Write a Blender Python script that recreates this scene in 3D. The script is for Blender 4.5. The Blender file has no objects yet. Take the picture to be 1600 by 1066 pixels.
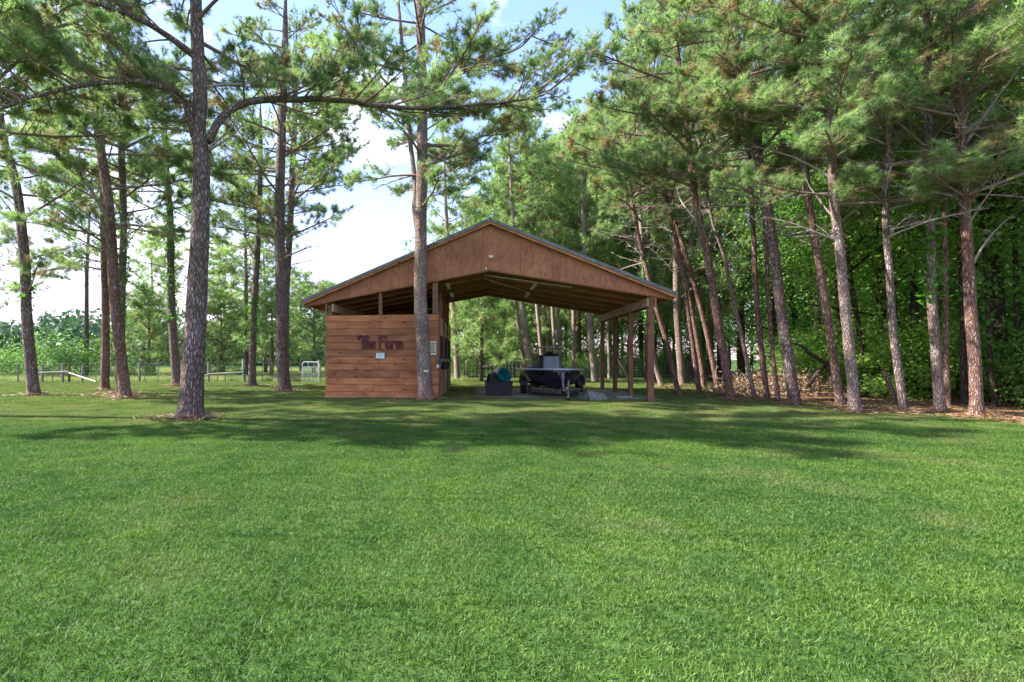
import bpy, math, random
import numpy as np
from mathutils import Vector, Matrix, Euler, noise as mnoise

random.seed(7)
RG = np.random.default_rng(11)
scene = bpy.context.scene
COL = scene.collection
PI = math.pi

# ------------------------------------------------------------------ camera
F_PX, CAM_H, CX, CY = 782.0, 1.3, 622.0, 562.0
cam_d = bpy.data.cameras.new('camera')
cam_d.sensor_width = 36.0
cam_d.lens = F_PX / 1600 * 36
cam_d.shift_x = (800 - CX) / 1600
cam_d.shift_y = (CY - 533) / 1600
cam_d.clip_start = 0.05
cam_d.clip_end = 3000
cam = bpy.data.objects.new('camera', cam_d)
COL.objects.link(cam)
cam.location = (0, 0, CAM_H)
cam.rotation_euler = (PI / 2, 0, 0)
scene.camera = cam

# ------------------------------------------------------------------ sky, sun, exposure
SUN_EL = math.radians(46)
SUN_DIR = Vector((-0.99, 0.12, 0)).normalized()          # towards the sun, on the ground plan
SUN_VEC = Vector((SUN_DIR.x * math.cos(SUN_EL), SUN_DIR.y * math.cos(SUN_EL), math.sin(SUN_EL)))
world = bpy.data.worlds.new('World')
scene.world = world
world.use_nodes = True
wn, wl = world.node_tree.nodes, world.node_tree.links
wn.clear()
w_out = wn.new('ShaderNodeOutputWorld')
w_bg = wn.new('ShaderNodeBackground')
w_bg.inputs['Strength'].default_value = 0.15
sky = wn.new('ShaderNodeTexSky')
sky.sky_type = 'NISHITA'
sky.sun_disc = False
sky.sun_elevation = SUN_EL
sky.sun_rotation = math.atan2(SUN_DIR.x, SUN_DIR.y)
sky.air_density = 1.0
sky.dust_density = 0.25
sky.ozone_density = 3.0
tc = wn.new('ShaderNodeTexCoord')
mp = wn.new('ShaderNodeMapping')
mp.inputs['Scale'].default_value = (1.0, 1.0, 3.2)
mp.inputs['Location'].default_value = (1.7, 0.1, 0.5)
nz = wn.new('ShaderNodeTexNoise')
nz.inputs['Scale'].default_value = 2.6
nz.inputs['Detail'].default_value = 9
nz.inputs['Roughness'].default_value = 0.58
rmp = wn.new('ShaderNodeMapRange')
rmp.inputs['From Min'].default_value = 0.545
rmp.inputs['From Max'].default_value = 0.70
rmp.inputs['To Max'].default_value = 0.9
mixc = wn.new('ShaderNodeMix')
mixc.data_type = 'RGBA'
mixc.inputs['B'].default_value = (2.9, 3.0, 3.15, 1)
wl.new(tc.outputs['Generated'], mp.inputs['Vector'])
wl.new(mp.outputs['Vector'], nz.inputs['Vector'])
wl.new(nz.outputs['Fac'], rmp.inputs['Value'])
wl.new(rmp.outputs['Result'], mixc.inputs['Factor'])
# the same soft shoulder over the whole sky, as the photograph's tone curve holds it
hs_ = wn.new('ShaderNodeHueSaturation'); hs_.inputs['Saturation'].default_value = 1.18
sh_a = wn.new('ShaderNodeVectorMath'); sh_a.operation = 'MULTIPLY_ADD'
sh_a.inputs[1].default_value = (.34,) * 3; sh_a.inputs[2].default_value = (1.0,) * 3
sh_b = wn.new('ShaderNodeVectorMath'); sh_b.operation = 'DIVIDE'
wl.new(sky.outputs['Color'], hs_.inputs['Color'])
wl.new(hs_.outputs['Color'], sh_a.inputs[0]); wl.new(hs_.outputs['Color'], sh_b.inputs[0]); wl.new(sh_a.outputs[0], sh_b.inputs[1])
sh_c = wn.new('ShaderNodeVectorMath'); sh_c.operation = 'MULTIPLY'; sh_c.inputs[1].default_value = (1.12, .90, 1.10)
wl.new(sh_b.outputs[0], sh_c.inputs[0])
wl.new(sh_c.outputs[0], mixc.inputs['A'])
wl.new(mixc.outputs['Result'], w_bg.inputs['Color'])
wl.new(w_bg.outputs['Background'], w_out.inputs['Surface'])

sun_d = bpy.data.lights.new('sun', 'SUN')
sun_d.energy = 2.5
sun_d.angle = math.radians(0.9)
sun_d.color = (1.0, 0.95, 0.86)
sun = bpy.data.objects.new('sun', sun_d)
COL.objects.link(sun)
sun.rotation_euler = SUN_VEC.to_track_quat('Z', 'Y').to_euler()

vs = scene.view_settings
vs.view_transform = 'Standard'
vs.look = 'None'
vs.exposure = 2.78
vs.gamma = 1.0
vs.use_curve_mapping = False
scene.cycles.max_bounces = 9
scene.cycles.diffuse_bounces = 7
scene.cycles.transmission_bounces = 4
scene.cycles.transparent_max_bounces = 6

# ------------------------------------------------------------------ coordinate helpers
def at(px, py, D):
    """World point seen at pixel (px,py) of the 1600x1066 photograph at depth D."""
    return Vector(((px - CX) / F_PX * D, D, CAM_H - (py - CY) / F_PX * D))

def depth_of(py):
    return CAM_H * F_PX / (py - CY)

ANG = -0.16224
EX = Vector((math.cos(ANG), math.sin(ANG), 0))
EY = Vector((-math.sin(ANG), math.cos(ANG), 0))
BARN = Vector((-2.334, 17.312, 0))
BW, BD = 10.35, 6.2
def barn_w(x, y, z=0.0):
    return BARN + EX * x + EY * y + Vector((0, 0, z))
def to_barn(p):
    d = Vector((p[0], p[1], 0)) - BARN
    return d.dot(EX), d.dot(EY)

# ------------------------------------------------------------------ object helpers
def tag(o, label=None, cat=None, group=None, kind=None):
    if label: o['label'] = label
    if cat: o['category'] = cat
    if group: o['group'] = group
    if kind: o['kind'] = kind
    return o

def empty(name, loc=(0, 0, 0), rz=0.0, **kw):
    o = bpy.data.objects.new(name, None)
    COL.objects.link(o)
    o.location = loc
    o.rotation_euler = (0, 0, rz)
    o.empty_display_size = 0.2
    return tag(o, **kw)

def link(name, me, parent=None, loc=None, rot=None, scale=None, **kw):
    o = bpy.data.objects.new(name, me)
    COL.objects.link(o)
    if parent: o.parent = parent
    if loc is not None: o.location = loc
    if rot is not None: o.rotation_euler = rot
    if scale is not None: o.scale = (scale,) * 3 if isinstance(scale, (int, float)) else scale
    return tag(o, **kw)

def np_mesh(name, verts, faces, mat, smooth=False):
    """verts (n,3); faces (m,k) with one k."""
    verts = np.asarray(verts, dtype=np.float32)
    faces = np.asarray(faces, dtype=np.int32)
    me = bpy.data.meshes.new(name)
    m, k = faces.shape
    me.vertices.add(len(verts)); me.vertices.foreach_set('co', verts.ravel())
    me.loops.add(m * k); me.loops.foreach_set('vertex_index', faces.ravel())
    me.polygons.add(m)
    me.polygons.foreach_set('loop_start', np.arange(0, m * k, k, dtype=np.int32))
    me.polygons.foreach_set('loop_total', np.full(m, k, dtype=np.int32))
    if smooth: me.polygons.foreach_set('use_smooth', np.ones(m, dtype=bool))
    me.update(calc_edges=True)
    if mat: me.materials.append(mat)
    return me

class MB:
    def __init__(s): s.v = []; s.f = []
    def add(s, vs_, fs_):
        b = len(s.v)
        s.v += [tuple(v) for v in vs_]
        s.f += [tuple(i + b for i in f) for f in fs_]
        return s
    def box(s, c, d, rot=None, taper=None):
        x, y, z = d[0] / 2, d[1] / 2, d[2] / 2
        t = taper if taper else (1, 1)
        pts = [Vector((sx * x * (t[0] if sz > 0 else 1), sy * y * (t[1] if sz > 0 else 1), sz * z)) for sz in (-1, 1) for sx, sy in ((-1, -1), (1, -1), (1, 1), (-1, 1))]
        if rot is not None:
            R = Euler(rot).to_matrix(); pts = [R @ p for p in pts]
        pts = [p + Vector(c) for p in pts]
        return s.add(pts, [(3, 2, 1, 0), (4, 5, 6, 7), (0, 1, 5, 4), (1, 2, 6, 5), (2, 3, 7, 6), (3, 0, 4, 7)])
    def bar(s, a, b, w, h=None, up=(0, 0, 1)):
        a, b = Vector(a), Vector(b); h = h or w
        d = (b - a).normalized(); u = Vector(up)
        if abs(d.dot(u)) > .98: u = Vector((0, 1, 0))
        r = d.cross(u).normalized() * (w / 2); u2 = r.normalized().cross(d).normalized() * (h / 2)
        pts = [p + sx * r + sz * u2 for p in (a, b) for sx, sz in ((-1, -1), (1, -1), (1, 1), (-1, 1))]
        return s.add(pts, [(3, 2, 1, 0), (4, 5, 6, 7), (0, 1, 5, 4), (1, 2, 6, 5), (2, 3, 7, 6), (3, 0, 4, 7)])
    def tube(s, path, radii, n=8, cap=True):
        path = [Vector(p) for p in path]
        if isinstance(radii, (int, float)): radii = [radii] * len(path)
        base = len(s.v); prev = None
        for i, p in enumerate(path):
            t = (path[min(i + 1, len(path) - 1)] - path[max(i - 1, 0)]).normalized()
            if prev is None:
                a = t.cross(Vector((0, 0, 1)) if abs(t.z) < .9 else Vector((1, 0, 0))).normalized()
            else:
                a = (prev - t * prev.dot(t)).normalized()
            prev = a; b = t.cross(a)
            for k in range(n):
                th = 2 * PI * k / n
                s.v.append(tuple(p + (a * math.cos(th) + b * math.sin(th)) * radii[i]))
        for i in range(len(path) - 1):
            for k in range(n):
                k2 = (k + 1) % n
                s.f.append((base + i * n + k, base + i * n + k2, base + (i + 1) * n + k2, base + (i + 1) * n + k))
        if cap:
            s.f.append(tuple(base + k for k in reversed(range(n))))
            s.f.append(tuple(base + (len(path) - 1) * n + k for k in range(n)))
        return s
    def prism(s, poly, off):
        """poly: 3d points, off: extrusion vector."""
        n = len(poly); off = Vector(off)
        pts = [Vector(p) for p in poly] + [Vector(p) + off for p in poly]
        fs = [tuple(reversed(range(n))), tuple(range(n, 2 * n))] + [(i, (i + 1) % n, (i + 1) % n + n, i + n) for i in range(n)]
        return s.add(pts, fs)
    def mesh(s, name, mat, smooth=False, bevel=0):
        me = bpy.data.meshes.new(name)
        me.from_pydata(s.v, [], s.f)
        if bevel or True:
            import bmesh
            bm = bmesh.new(); bm.from_mesh(me)
            bmesh.ops.recalc_face_normals(bm, faces=bm.faces)
            if bevel:
                bmesh.ops.bevel(bm, geom=list(bm.edges), offset=bevel, segments=1, affect='EDGES', profile=.5)
            bm.to_mesh(me); bm.free()
        if smooth:
            for p in me.polygons: p.use_smooth = True
        me.materials.append(mat)
        return me
    def build(s, name, mat, parent=None, smooth=False, bevel=0, **kw):
        return link(name, s.mesh(name, mat, smooth, bevel), parent, **kw)

# ------------------------------------------------------------------ materials
def new_mat(name):
    m = bpy.data.materials.new(name); m.use_nodes = True
    nt = m.node_tree; nt.nodes.clear()
    return m, nt.nodes, nt.links

def nd(N, typ, **inp):
    n = N.new(typ)
    for k, v in inp.items():
        k2 = k.replace('_', ' ')
        if k2 in n.inputs: n.inputs[k2].default_value = v
        else: setattr(n, k, v)
    return n

def ramp(N, L, fac, stops):
    r = N.new('ShaderNodeValToRGB')
    while len(r.color_ramp.elements) < len(stops): r.color_ramp.elements.new(0.5)
    for e, (p, c) in zip(r.color_ramp.elements, stops):
        e.position = p; e.color = (*c, 1) if len(c) == 3 else c
    L.new(fac, r.inputs['Fac'])
    return r.outputs['Color']

def mixrgb(N, L, fac, a, b, mode='MIX'):
    m = N.new('ShaderNodeMix'); m.data_type = 'RGBA'; m.blend_type = mode
    if isinstance(fac, (int, float)): m.inputs['Factor'].default_value = fac
    else: L.new(fac, m.inputs['Factor'])
    for k, v in (('A', a), ('B', b)):
        if isinstance(v, tuple): m.inputs[k].default_value = (*v, 1) if len(v) == 3 else v
        else: L.new(v, m.inputs[k])
    return m.outputs['Result']

def coords(N, L, scale=(1, 1, 1), kind='Object', rand=True):
    t = N.new('ShaderNodeTexCoord'); mpn = N.new('ShaderNodeMapping')
    mpn.inputs['Scale'].default_value = scale
    L.new(t.outputs[kind], mpn.inputs['Vector'])
    if rand:
        oi = N.new('ShaderNodeObjectInfo')
        ml = nd(N, 'ShaderNodeMath', operation='MULTIPLY'); ml.inputs[1].default_value = 37.0
        L.new(oi.outputs['Random'], ml.inputs[0]); L.new(ml.outputs[0], mpn.inputs['Location'])
    return mpn.outputs['Vector']

def surf(m, N, L, color, rough=.8, bump=None, bump_d=.01, bump_s=1.0, metallic=0, spec=.3):
    p = N.new('ShaderNodeBsdfPrincipled'); o = N.new('ShaderNodeOutputMaterial')
    if isinstance(color, tuple): p.inputs['Base Color'].default_value = (*color, 1)
    else: L.new(color, p.inputs['Base Color'])
    if isinstance(rough, (int, float)): p.inputs['Roughness'].default_value = rough
    else: L.new(rough, p.inputs['Roughness'])
    p.inputs['Metallic'].default_value = metallic
    p.inputs['Specular IOR Level'].default_value = spec
    if bump is not None:
        b = N.new('ShaderNodeBump'); b.inputs['Distance'].default_value = bump_d; b.inputs['Strength'].default_value = bump_s
        L.new(bump, b.inputs['Height']); L.new(b.outputs['Normal'], p.inputs['Normal'])
    L.new(p.outputs[0], o.inputs['Surface'])
    return m

def simple(name, c, rough=.6, var=.15, scale=8, metallic=0, spec=.3):
    m, N, L = new_mat(name)
    v = coords(N, L)
    n = nd(N, 'ShaderNodeTexNoise', Scale=scale, Detail=6.0); L.new(v, n.inputs['Vector'])
    col = ramp(N, L, n.outputs['Fac'], [(.3, tuple(x * (1 - var * 2) for x in c)), (.7, tuple(min(1, x * (1 + var)) for x in c))])
    return surf(m, N, L, col, rough, n.outputs['Fac'], .004, .5, metallic, spec)

def wood(name, a, b, knots=True, axis='x', rough=.75, contrast=1.0):
    m, N, L = new_mat(name)
    sc = {'x': (1.0, 14, 14), 'y': (14, 1.0, 14), 'z': (14, 14, 1.0)}[axis]
    v = coords(N, L, sc)
    n = nd(N, 'ShaderNodeTexNoise', Scale=1.6, Detail=8.0, Roughness=.6, Distortion=.6); L.new(v, n.inputs['Vector'])
    col = ramp(N, L, n.outputs['Fac'], [(.30, a), (.72, b)])
    sc2 = tuple(1.6 if s < 2 else 3.4 for s in sc)
    v2 = coords(N, L, sc2)
    n2 = nd(N, 'ShaderNodeTexNoise', Scale=1.0, Detail=3.0); L.new(v2, n2.inputs['Vector'])
    d = ramp(N, L, n2.outputs['Fac'], [(.35, (.62, .62, .62)), (.65, (1.12, 1.12, 1.12))])
    col = mixrgb(N, L, .8 * contrast, col, d, 'MULTIPLY')
    oi = N.new('ShaderNodeObjectInfo')
    tone = ramp(N, L, oi.outputs['Random'], [(0, (.72, .72, .74)), (.5, (1, .97, .95)), (1, (1.22, 1.15, 1.08))])
    col = mixrgb(N, L, 1.0, col, tone, 'MULTIPLY')
    if knots:
        sc3 = tuple(2.0 if s < 2 else 6.5 for s in sc)
        v3 = coords(N, L, sc3)
        vo = nd(N, 'ShaderNodeTexVoronoi', Scale=1.0); L.new(v3, vo.inputs['Vector'])
        k = ramp(N, L, vo.outputs['Distance'], [(.09, (.13, .06, .04)), (.20, (1, 1, 1))])
        col = mixrgb(N, L, .8, col, k, 'MULTIPLY')
    return surf(m, N, L, col, rough, n.outputs['Fac'], .006, .5)

def plywood(name):
    m, N, L = new_mat(name)
    v = coords(N, L, (6.5, 6.5, 1.3))
    n = nd(N, 'ShaderNodeTexNoise', Scale=1.1, Detail=3.0, Distortion=1.4); L.new(v, n.inputs['Vector'])
    ml = nd(N, 'ShaderNodeMath', operation='MULTIPLY'); ml.inputs[1].default_value = 9.0; L.new(n.outputs['Fac'], ml.inputs[0])
    fr = nd(N, 'ShaderNodeMath', operation='PINGPONG'); fr.inputs[1].default_value = 1.0; L.new(ml.outputs[0], fr.inputs[0])
    col = ramp(N, L, fr.outputs[0], [(0, (.28, .115, .058)), (.30, (.37, .156, .080)), (1, (.43, .196, .102))])
    n2 = nd(N, 'ShaderNodeTexNoise', Scale=1.3, Detail=5.0); L.new(coords(N, L), n2.inputs['Vector'])
    st = ramp(N, L, n2.outputs['Fac'], [(.3, (.70, .66, .66)), (.7, (1.12, 1.1, 1.1))])
    col = mixrgb(N, L, .9, col, st, 'MULTIPLY')
    return surf(m, N, L, col, .8, fr.outputs[0], .003, .4)

def bark(name, plate, crack, sx=26.0, sz=6.5, lich=(.50, .45, .43), depth=.03):
    m, N, L = new_mat(name)
    v = coords(N, L, (sx, sx, sz))
    nz_ = nd(N, 'ShaderNodeTexNoise', Scale=.8, Detail=6.0); L.new(v, nz_.inputs['Vector'])
    ad = N.new('ShaderNodeVectorMath'); ad.operation = 'MULTIPLY_ADD'
    ad.inputs[1].default_value = (1.7, 1.7, 1.7)
    L.new(nz_.outputs['Color'], ad.inputs[0]); L.new(v, ad.inputs[2])
    vo = N.new('ShaderNodeTexVoronoi'); vo.feature = 'DISTANCE_TO_EDGE'; vo.inputs['Scale'].default_value = 1.0
    L.new(ad.outputs[0], vo.inputs['Vector'])
    vc = N.new('ShaderNodeTexVoronoi'); vc.inputs['Scale'].default_value = 1.0; L.new(ad.outputs[0], vc.inputs['Vector'])
    fine = nd(N, 'ShaderNodeTexNoise', Scale=34.0, Detail=6.0, Roughness=.7); L.new(coords(N, L), fine.inputs['Vector'])
    tone = ramp(N, L, vc.outputs['Color'], [(.1, tuple(x * .7 for x in plate)), (.55, plate), (.95, lich)])
    tone = mixrgb(N, L, .45, tone, ramp(N, L, fine.outputs['Fac'], [(.35, (.45, .43, .42)), (.7, (1.35, 1.3, 1.25))]), 'MULTIPLY')
    em = ramp(N, L, vo.outputs['Distance'], [(.0, (0, 0, 0)), (.24, (1, 1, 1))])
    col = mixrgb(N, L, em, crack, tone)
    big = nd(N, 'ShaderNodeTexNoise', Scale=1.1, Detail=3.0); L.new(coords(N, L), big.inputs['Vector'])
    col = mixrgb(N, L, .6, col, ramp(N, L, big.outputs['Fac'], [(.35, (.72, .62, .58)), (.65, (1.15, 1.15, 1.15))]), 'MULTIPLY')
    hgt = nd(N, 'ShaderNodeMath', operation='MULTIPLY_ADD'); hgt.inputs[1].default_value = .35
    L.new(fine.outputs['Fac'], hgt.inputs[0]); L.new(em, hgt.inputs[2])
    return surf(m, N, L, col, .92, hgt.outputs[0], depth, 1.0, spec=.1)

def leafmat(name, c1, c2, c3, transl=.38, vscale=9.0, brown=None, brown_amt=.6, gloss=.35):
    m, N, L = new_mat(name)
    g = N.new('ShaderNodeNewGeometry')
    vo = nd(N, 'ShaderNodeTexVoronoi', Scale=vscale); L.new(g.outputs['Position'], vo.inputs['Vector'])
    sep = N.new('ShaderNodeSeparateColor'); L.new(vo.outputs['Color'], sep.inputs[0])
    col = ramp(N, L, sep.outputs['Red'], [(.0, c1), (.5, c2), (1.0, c3)])
    if brown:
        n = nd(N, 'ShaderNodeTexNoise', Scale=1.5, Detail=4.0); L.new(g.outputs['Position'], n.inputs['Vector'])
        mm = nd(N, 'ShaderNodeMath', operation='MULTIPLY_ADD'); mm.inputs[1].default_value = .25
        L.new(sep.outputs['Green'], mm.inputs[0]); L.new(n.outputs['Fac'], mm.inputs[2])
        fac = ramp(N, L, mm.outputs[0], [(brown_amt, (0, 0, 0)), (brown_amt + .12, (1, 1, 1))])
        col = mixrgb(N, L, fac, col, brown)
    oi = N.new('ShaderNodeObjectInfo')
    tone = ramp(N, L, oi.outputs['Random'], [(0, (.82, .86, .85)), (1, (1.18, 1.14, 1.1))])
    col = mixrgb(N, L, 1.0, col, tone, 'MULTIPLY')
    d = N.new('ShaderNodeBsdfPrincipled'); L.new(col, d.inputs['Base Color'])
    d.inputs['Roughness'].default_value = .5; d.inputs['Specular IOR Level'].default_value = gloss
    t = N.new('ShaderNodeBsdfTranslucent')
    tcol = mixrgb(N, L, 1.0, col, (1.35, 1.6, 1.0), 'MULTIPLY'); L.new(tcol, t.inputs['Color'])
    mx = N.new('ShaderNodeMixShader'); mx.inputs['Fac'].default_value = transl
    L.new(d.outputs[0], mx.inputs[1]); L.new(t.outputs[0], mx.inputs[2])
    o = N.new('ShaderNodeOutputMaterial'); L.new(mx.outputs[0], o.inputs['Surface'])
    return m

M = {}
M['bark_grey'] = bark('pine bark grey', (.36, .29, .27), (.13, .080, .062))
M['bark_red'] = bark('pine bark reddish', (.40, .255, .205), (.17, .085, .060), sx=28, sz=6.5)
M['bark_pale'] = bark('pine bark pale', (.46, .38, .35), (.22, .14, .11), sx=30, sz=7)
M['bark_bg'] = bark('pine bark with painted sunlight', (.62, .52, .48), (.34, .23, .19), sx=30, sz=7)  # sunlight on the trunks behind the barn is put into this paler colour
M['bark_dark'] = bark('oak bark dark', (.15, .115, .09), (.05, .034, .026), sx=26, sz=6, lich=(.16, .17, .13))
M['twig'] = simple('pine twig', (.24, .165, .13), .9, .25, 14)
M['dead'] = simple('dead branch', (.36, .30, .26), .9, .25, 14)
M['needle'] = leafmat('pine needles', (.145, .212, .092), (.220, .305, .135), (.325, .395, .210), .50, 2.6, (.27, .185, .115), .665)
M['needle_far'] = leafmat('distant pine needles', (.185, .265, .115), (.245, .335, .145), (.310, .390, .180), .50, 2.2, (.22, .15, .08), .68)
M['leaf'] = leafmat('broad leaves', (.120, .215, .048), (.175, .295, .062), (.245, .360, .088), .54, 5.0, gloss=.4)
M['leaf_dark'] = leafmat('dark broad leaves', (.095, .180, .042), (.140, .245, .056), (.195, .300, .074), .54, 5.0, gloss=.5)
M['leaf_light'] = leafmat('light broad leaves', (.10, .19, .055), (.145, .245, .075), (.19, .29, .095), .45, 4.0)
M['leaf_far'] = leafmat('far wood leaves', (.065, .115, .070), (.090, .155, .085), (.120, .190, .100), .2, .5)
M['ivy'] = leafmat('ivy leaves', (.06, .16, .025), (.10, .24, .04), (.15, .31, .055), .42, 9.0)
M['brown_leaf'] = leafmat('dry brown leaves', (.14, .080, .048), (.22, .135, .085), (.30, .20, .14), .15, 12.0)
M['litter'] = leafmat('fallen pine straw', (.19, .105, .058), (.28, .165, .092), (.36, .245, .15), .1, 14.0)
M['grass'] = None
M['wall_wood'] = wood('stained pine plank', (.36, .136, .055), (.52, .228, .098))
M['ceil_wood'] = wood('ceiling board', (.31, .128, .066), (.42, .19, .10), knots=False, axis='x')
M['post_wood'] = wood('barn post wood', (.14, .066, .038), (.25, .128, .076), axis='z', knots=True)
M['light_wood'] = wood('light raw wood', (.36, .25, .15), (.52, .38, .24), axis='y')
M['stall_ply'] = wood('raw stall plywood', (.42, .30, .16), (.58, .45, .27), axis='z', knots=False)
M['ply'] = plywood('gable plywood')
M['fence_wood'] = wood('weathered fence wood', (.22, .19, .16), (.40, .36, .31), axis='z', knots=False)
M['rail_wood'] = wood('weathered rail wood', (.27, .25, .22), (.42, .385, .34), axis='x', knots=False)
M['roof'] = simple('grey roof metal', (.17, .19, .18), .45, .2, 3, .5)
M['trim'] = simple('grey rake trim', (.155, .17, .16), .5, .2, 6, .2)
M['white'] = simple('white paint', (.72, .72, .70), .5, .06, 10)
M['cream'] = simple('cream notice board', (.70, .69, .50), .6, .06, 10)
M['ink'] = simple('black print', (.02, .02, .02), .6, .1, 10)
M['pale_ink'] = simple('faint grey print', (.45, .47, .52), .6, .1, 10)
M['sign'] = wood('dark red sign wood', (.085, .022, .020), (.15, .045, .038), knots=False)
M['galv'] = simple('galvanised steel', (.15, .155, .16), .5, .25, 12, .6)
M['wire'] = simple('fence wire', (.55, .55, .53), .5, .15, 12, .3)
M['gate'] = simple('white galvanised gate', (.66, .69, .72), .45, .1, 12, .2)
M['hull'] = simple('navy hull gelcoat', (.012, .015, .028), .18, .2, 3, 0, .6)
M['gel'] = simple('grey white gelcoat', (.36, .39, .43), .3, .06, 4, 0, .5)
M['console'] = simple('grey console', (.17, .20, .21), .4, .08, 5)
M['black'] = simple('black plastic', (.018, .018, .020), .5, .2, 6)
M['rubber'] = simple('tyre rubber', (.022, .022, .022), .8, .2, 20)
M['yellow'] = simple('yellow green hull stripe', (.46, .46, .13), .4, .15, 4)  # reflection on the navy hull, given as a colour of its own
M['blue'] = simple('blue cloth', (.015, .03, .16), .7, .2, 8)
M['teal'] = simple('teal plastic tub', (.010, .125, .120), .4, .1, 6)
M['bin'] = simple('dark brown plastic bin', (.020, .018, .019), .6, .2, 5)
M['sack'] = simple('pale sack', (.48, .40, .36), .9, .2, 6)
M['ramp'] = simple('weathered grey board', (.20, .215, .20), .8, .2, 8)
M['concrete'] = simple('concrete pad', (.26, .25, .23), .9, .2, 10)
M['brass'] = simple('pale lamp housing', (.62, .58, .42), .4, .1, 8)
M['lens'] = simple('lamp lens', (.6, .6, .58), .2, .05, 8)
M['cut'] = simple('fresh bark scar', (.62, .60, .38), .8, .2, 20)

def ground_mat():
    m, N, L = new_mat('lawn ground')
    g = N.new('ShaderNodeNewGeometry')
    def noi(s, d=5.0, r=.55):
        n = nd(N, 'ShaderNodeTexNoise', Scale=s, Detail=d, Roughness=r); L.new(g.outputs['Position'], n.inputs['Vector']); return n.outputs['Fac']
    a, b, c = noi(.35), noi(3.0, 8.0, .7), noi(45.0, 4.0, .7)
    col = ramp(N, L, a, [(.35, (.036, .080, .018)), (.65, (.058, .115, .026))])
    col = mixrgb(N, L, .7, col, ramp(N, L, b, [(.3, (.65, .7, .62)), (.7, (1.3, 1.22, 1.3))]), 'MULTIPLY')
    col = mixrgb(N, L, .8, col, ramp(N, L, c, [(.35, (.5, .52, .45)), (.7, (1.35, 1.3, 1.2))]), 'MULTIPLY')
    # worn, strawy patches
    col = mixrgb(N, L, ramp(N, L, noi(.9, 6.0, .65), [(.60, (0, 0, 0)), (.75, (.55, .55, .55))]), col, (.20, .165, .085))
    return surf(m, N, L, col, .9, c, .02, .6, spec=.1)
def grass_mat(name, c1, c2, c3, patch=(.22, .215, .085)):
    m, N, L = new_mat(name)
    g = N.new('ShaderNodeNewGeometry')
    def noi(s, d=4.0):
        n = nd(N, 'ShaderNodeTexNoise', Scale=s, Detail=d); L.new(g.outputs['Position'], n.inputs['Vector']); return n.outputs['Fac']
    vo = nd(N, 'ShaderNodeTexVoronoi', Scale=55.0); L.new(g.outputs['Position'], vo.inputs['Vector'])
    sep = N.new('ShaderNodeSeparateColor'); L.new(vo.outputs['Color'], sep.inputs[0])
    col = ramp(N, L, sep.outputs['Red'], [(0, c1), (.55, c2), (1, c3)])
    col = mixrgb(N, L, .8, col, ramp(N, L, noi(2.2), [(.35, (.62, .74, .62)), (.65, (1.30, 1.18, 1.15))]), 'MULTIPLY')
    col = mixrgb(N, L, .7, col, ramp(N, L, noi(.3), [(.38, (.72, .82, .80)), (.62, (1.22, 1.14, 1.05))]), 'MULTIPLY')
    col = mixrgb(N, L, ramp(N, L, noi(.8, 6.0), [(.54, (0, 0, 0)), (.74, (.5, .5, .5))]), col, patch)
    # drier, strawy turf in the root zone of the pines, from about nine metres out
    sp = N.new('ShaderNodeSeparateXYZ'); L.new(g.outputs['Position'], sp.inputs[0])
    mr = nd(N, 'ShaderNodeMapRange'); mr.inputs['From Min'].default_value = 7.5; mr.inputs['From Max'].default_value = 11.5; mr.inputs['To Max'].default_value = .34
    L.new(sp.outputs['Y'], mr.inputs['Value'])
    dn = nd(N, 'ShaderNodeMath', operation='ADD'); L.new(mr.outputs[0], dn.inputs[0]); L.new(noi(1.4, 7.0), dn.inputs[1])
    col = mixrgb(N, L, ramp(N, L, dn.outputs[0], [(.66, (0, 0, 0)), (.95, (.75, .75, .75))]), col, patch)
    d = N.new('ShaderNodeBsdfPrincipled'); L.new(col, d.inputs['Base Color']); d.inputs['Roughness'].default_value = .55
    d.inputs['Specular IOR Level'].default_value = .25
    t = N.new('ShaderNodeBsdfTranslucent'); L.new(mixrgb(N, L, 1.0, col, (1.3, 1.6, .8), 'MULTIPLY'), t.inputs['Color'])
    mx = N.new('ShaderNodeMixShader'); mx.inputs['Fac'].default_value = .3
    L.new(d.outputs[0], mx.inputs[1]); L.new(t.outputs[0], mx.inputs[2])
    o = N.new('ShaderNodeOutputMaterial'); L.new(mx.outputs[0], o.inputs['Surface'])
    return m
M['ground'] = ground_mat()
M['grass'] = grass_mat('lawn grass', (.034, .082, .014), (.076, .150, .024), (.145, .225, .056))
M['tall_grass'] = grass_mat('pasture grass', (.15, .23, .06), (.24, .31, .10), (.38, .40, .19), patch=(.36, .33, .18))
def dirt_mat(name, c1, c2):
    m, N, L = new_mat(name)
    g = N.new('ShaderNodeNewGeometry')
    n = nd(N, 'ShaderNodeTexNoise', Scale=6.0, Detail=10.0, Roughness=.7); L.new(g.outputs['Position'], n.inputs['Vector'])
    return surf(m, N, L, ramp(N, L, n.outputs['Fac'], [(.3, c1), (.7, c2)]), .95, n.outputs['Fac'], .03, .6, spec=.1)
M['dirt'] = dirt_mat('barn dirt', (.20, .165, .13), (.36, .31, .26))
M['forest_floor'] = dirt_mat('forest floor', (.10, .062, .035), (.27, .165, .10))

# ------------------------------------------------------------------ ground
def floor_edge_x(y):
    """X of the line where the lawn gives way to the wood's leaf litter."""
    return 13.35 + 0.5 * math.sin(y * .9) + .3 * math.sin(y * 2.3) + max(0.0, y - 19.5) * .72

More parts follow.
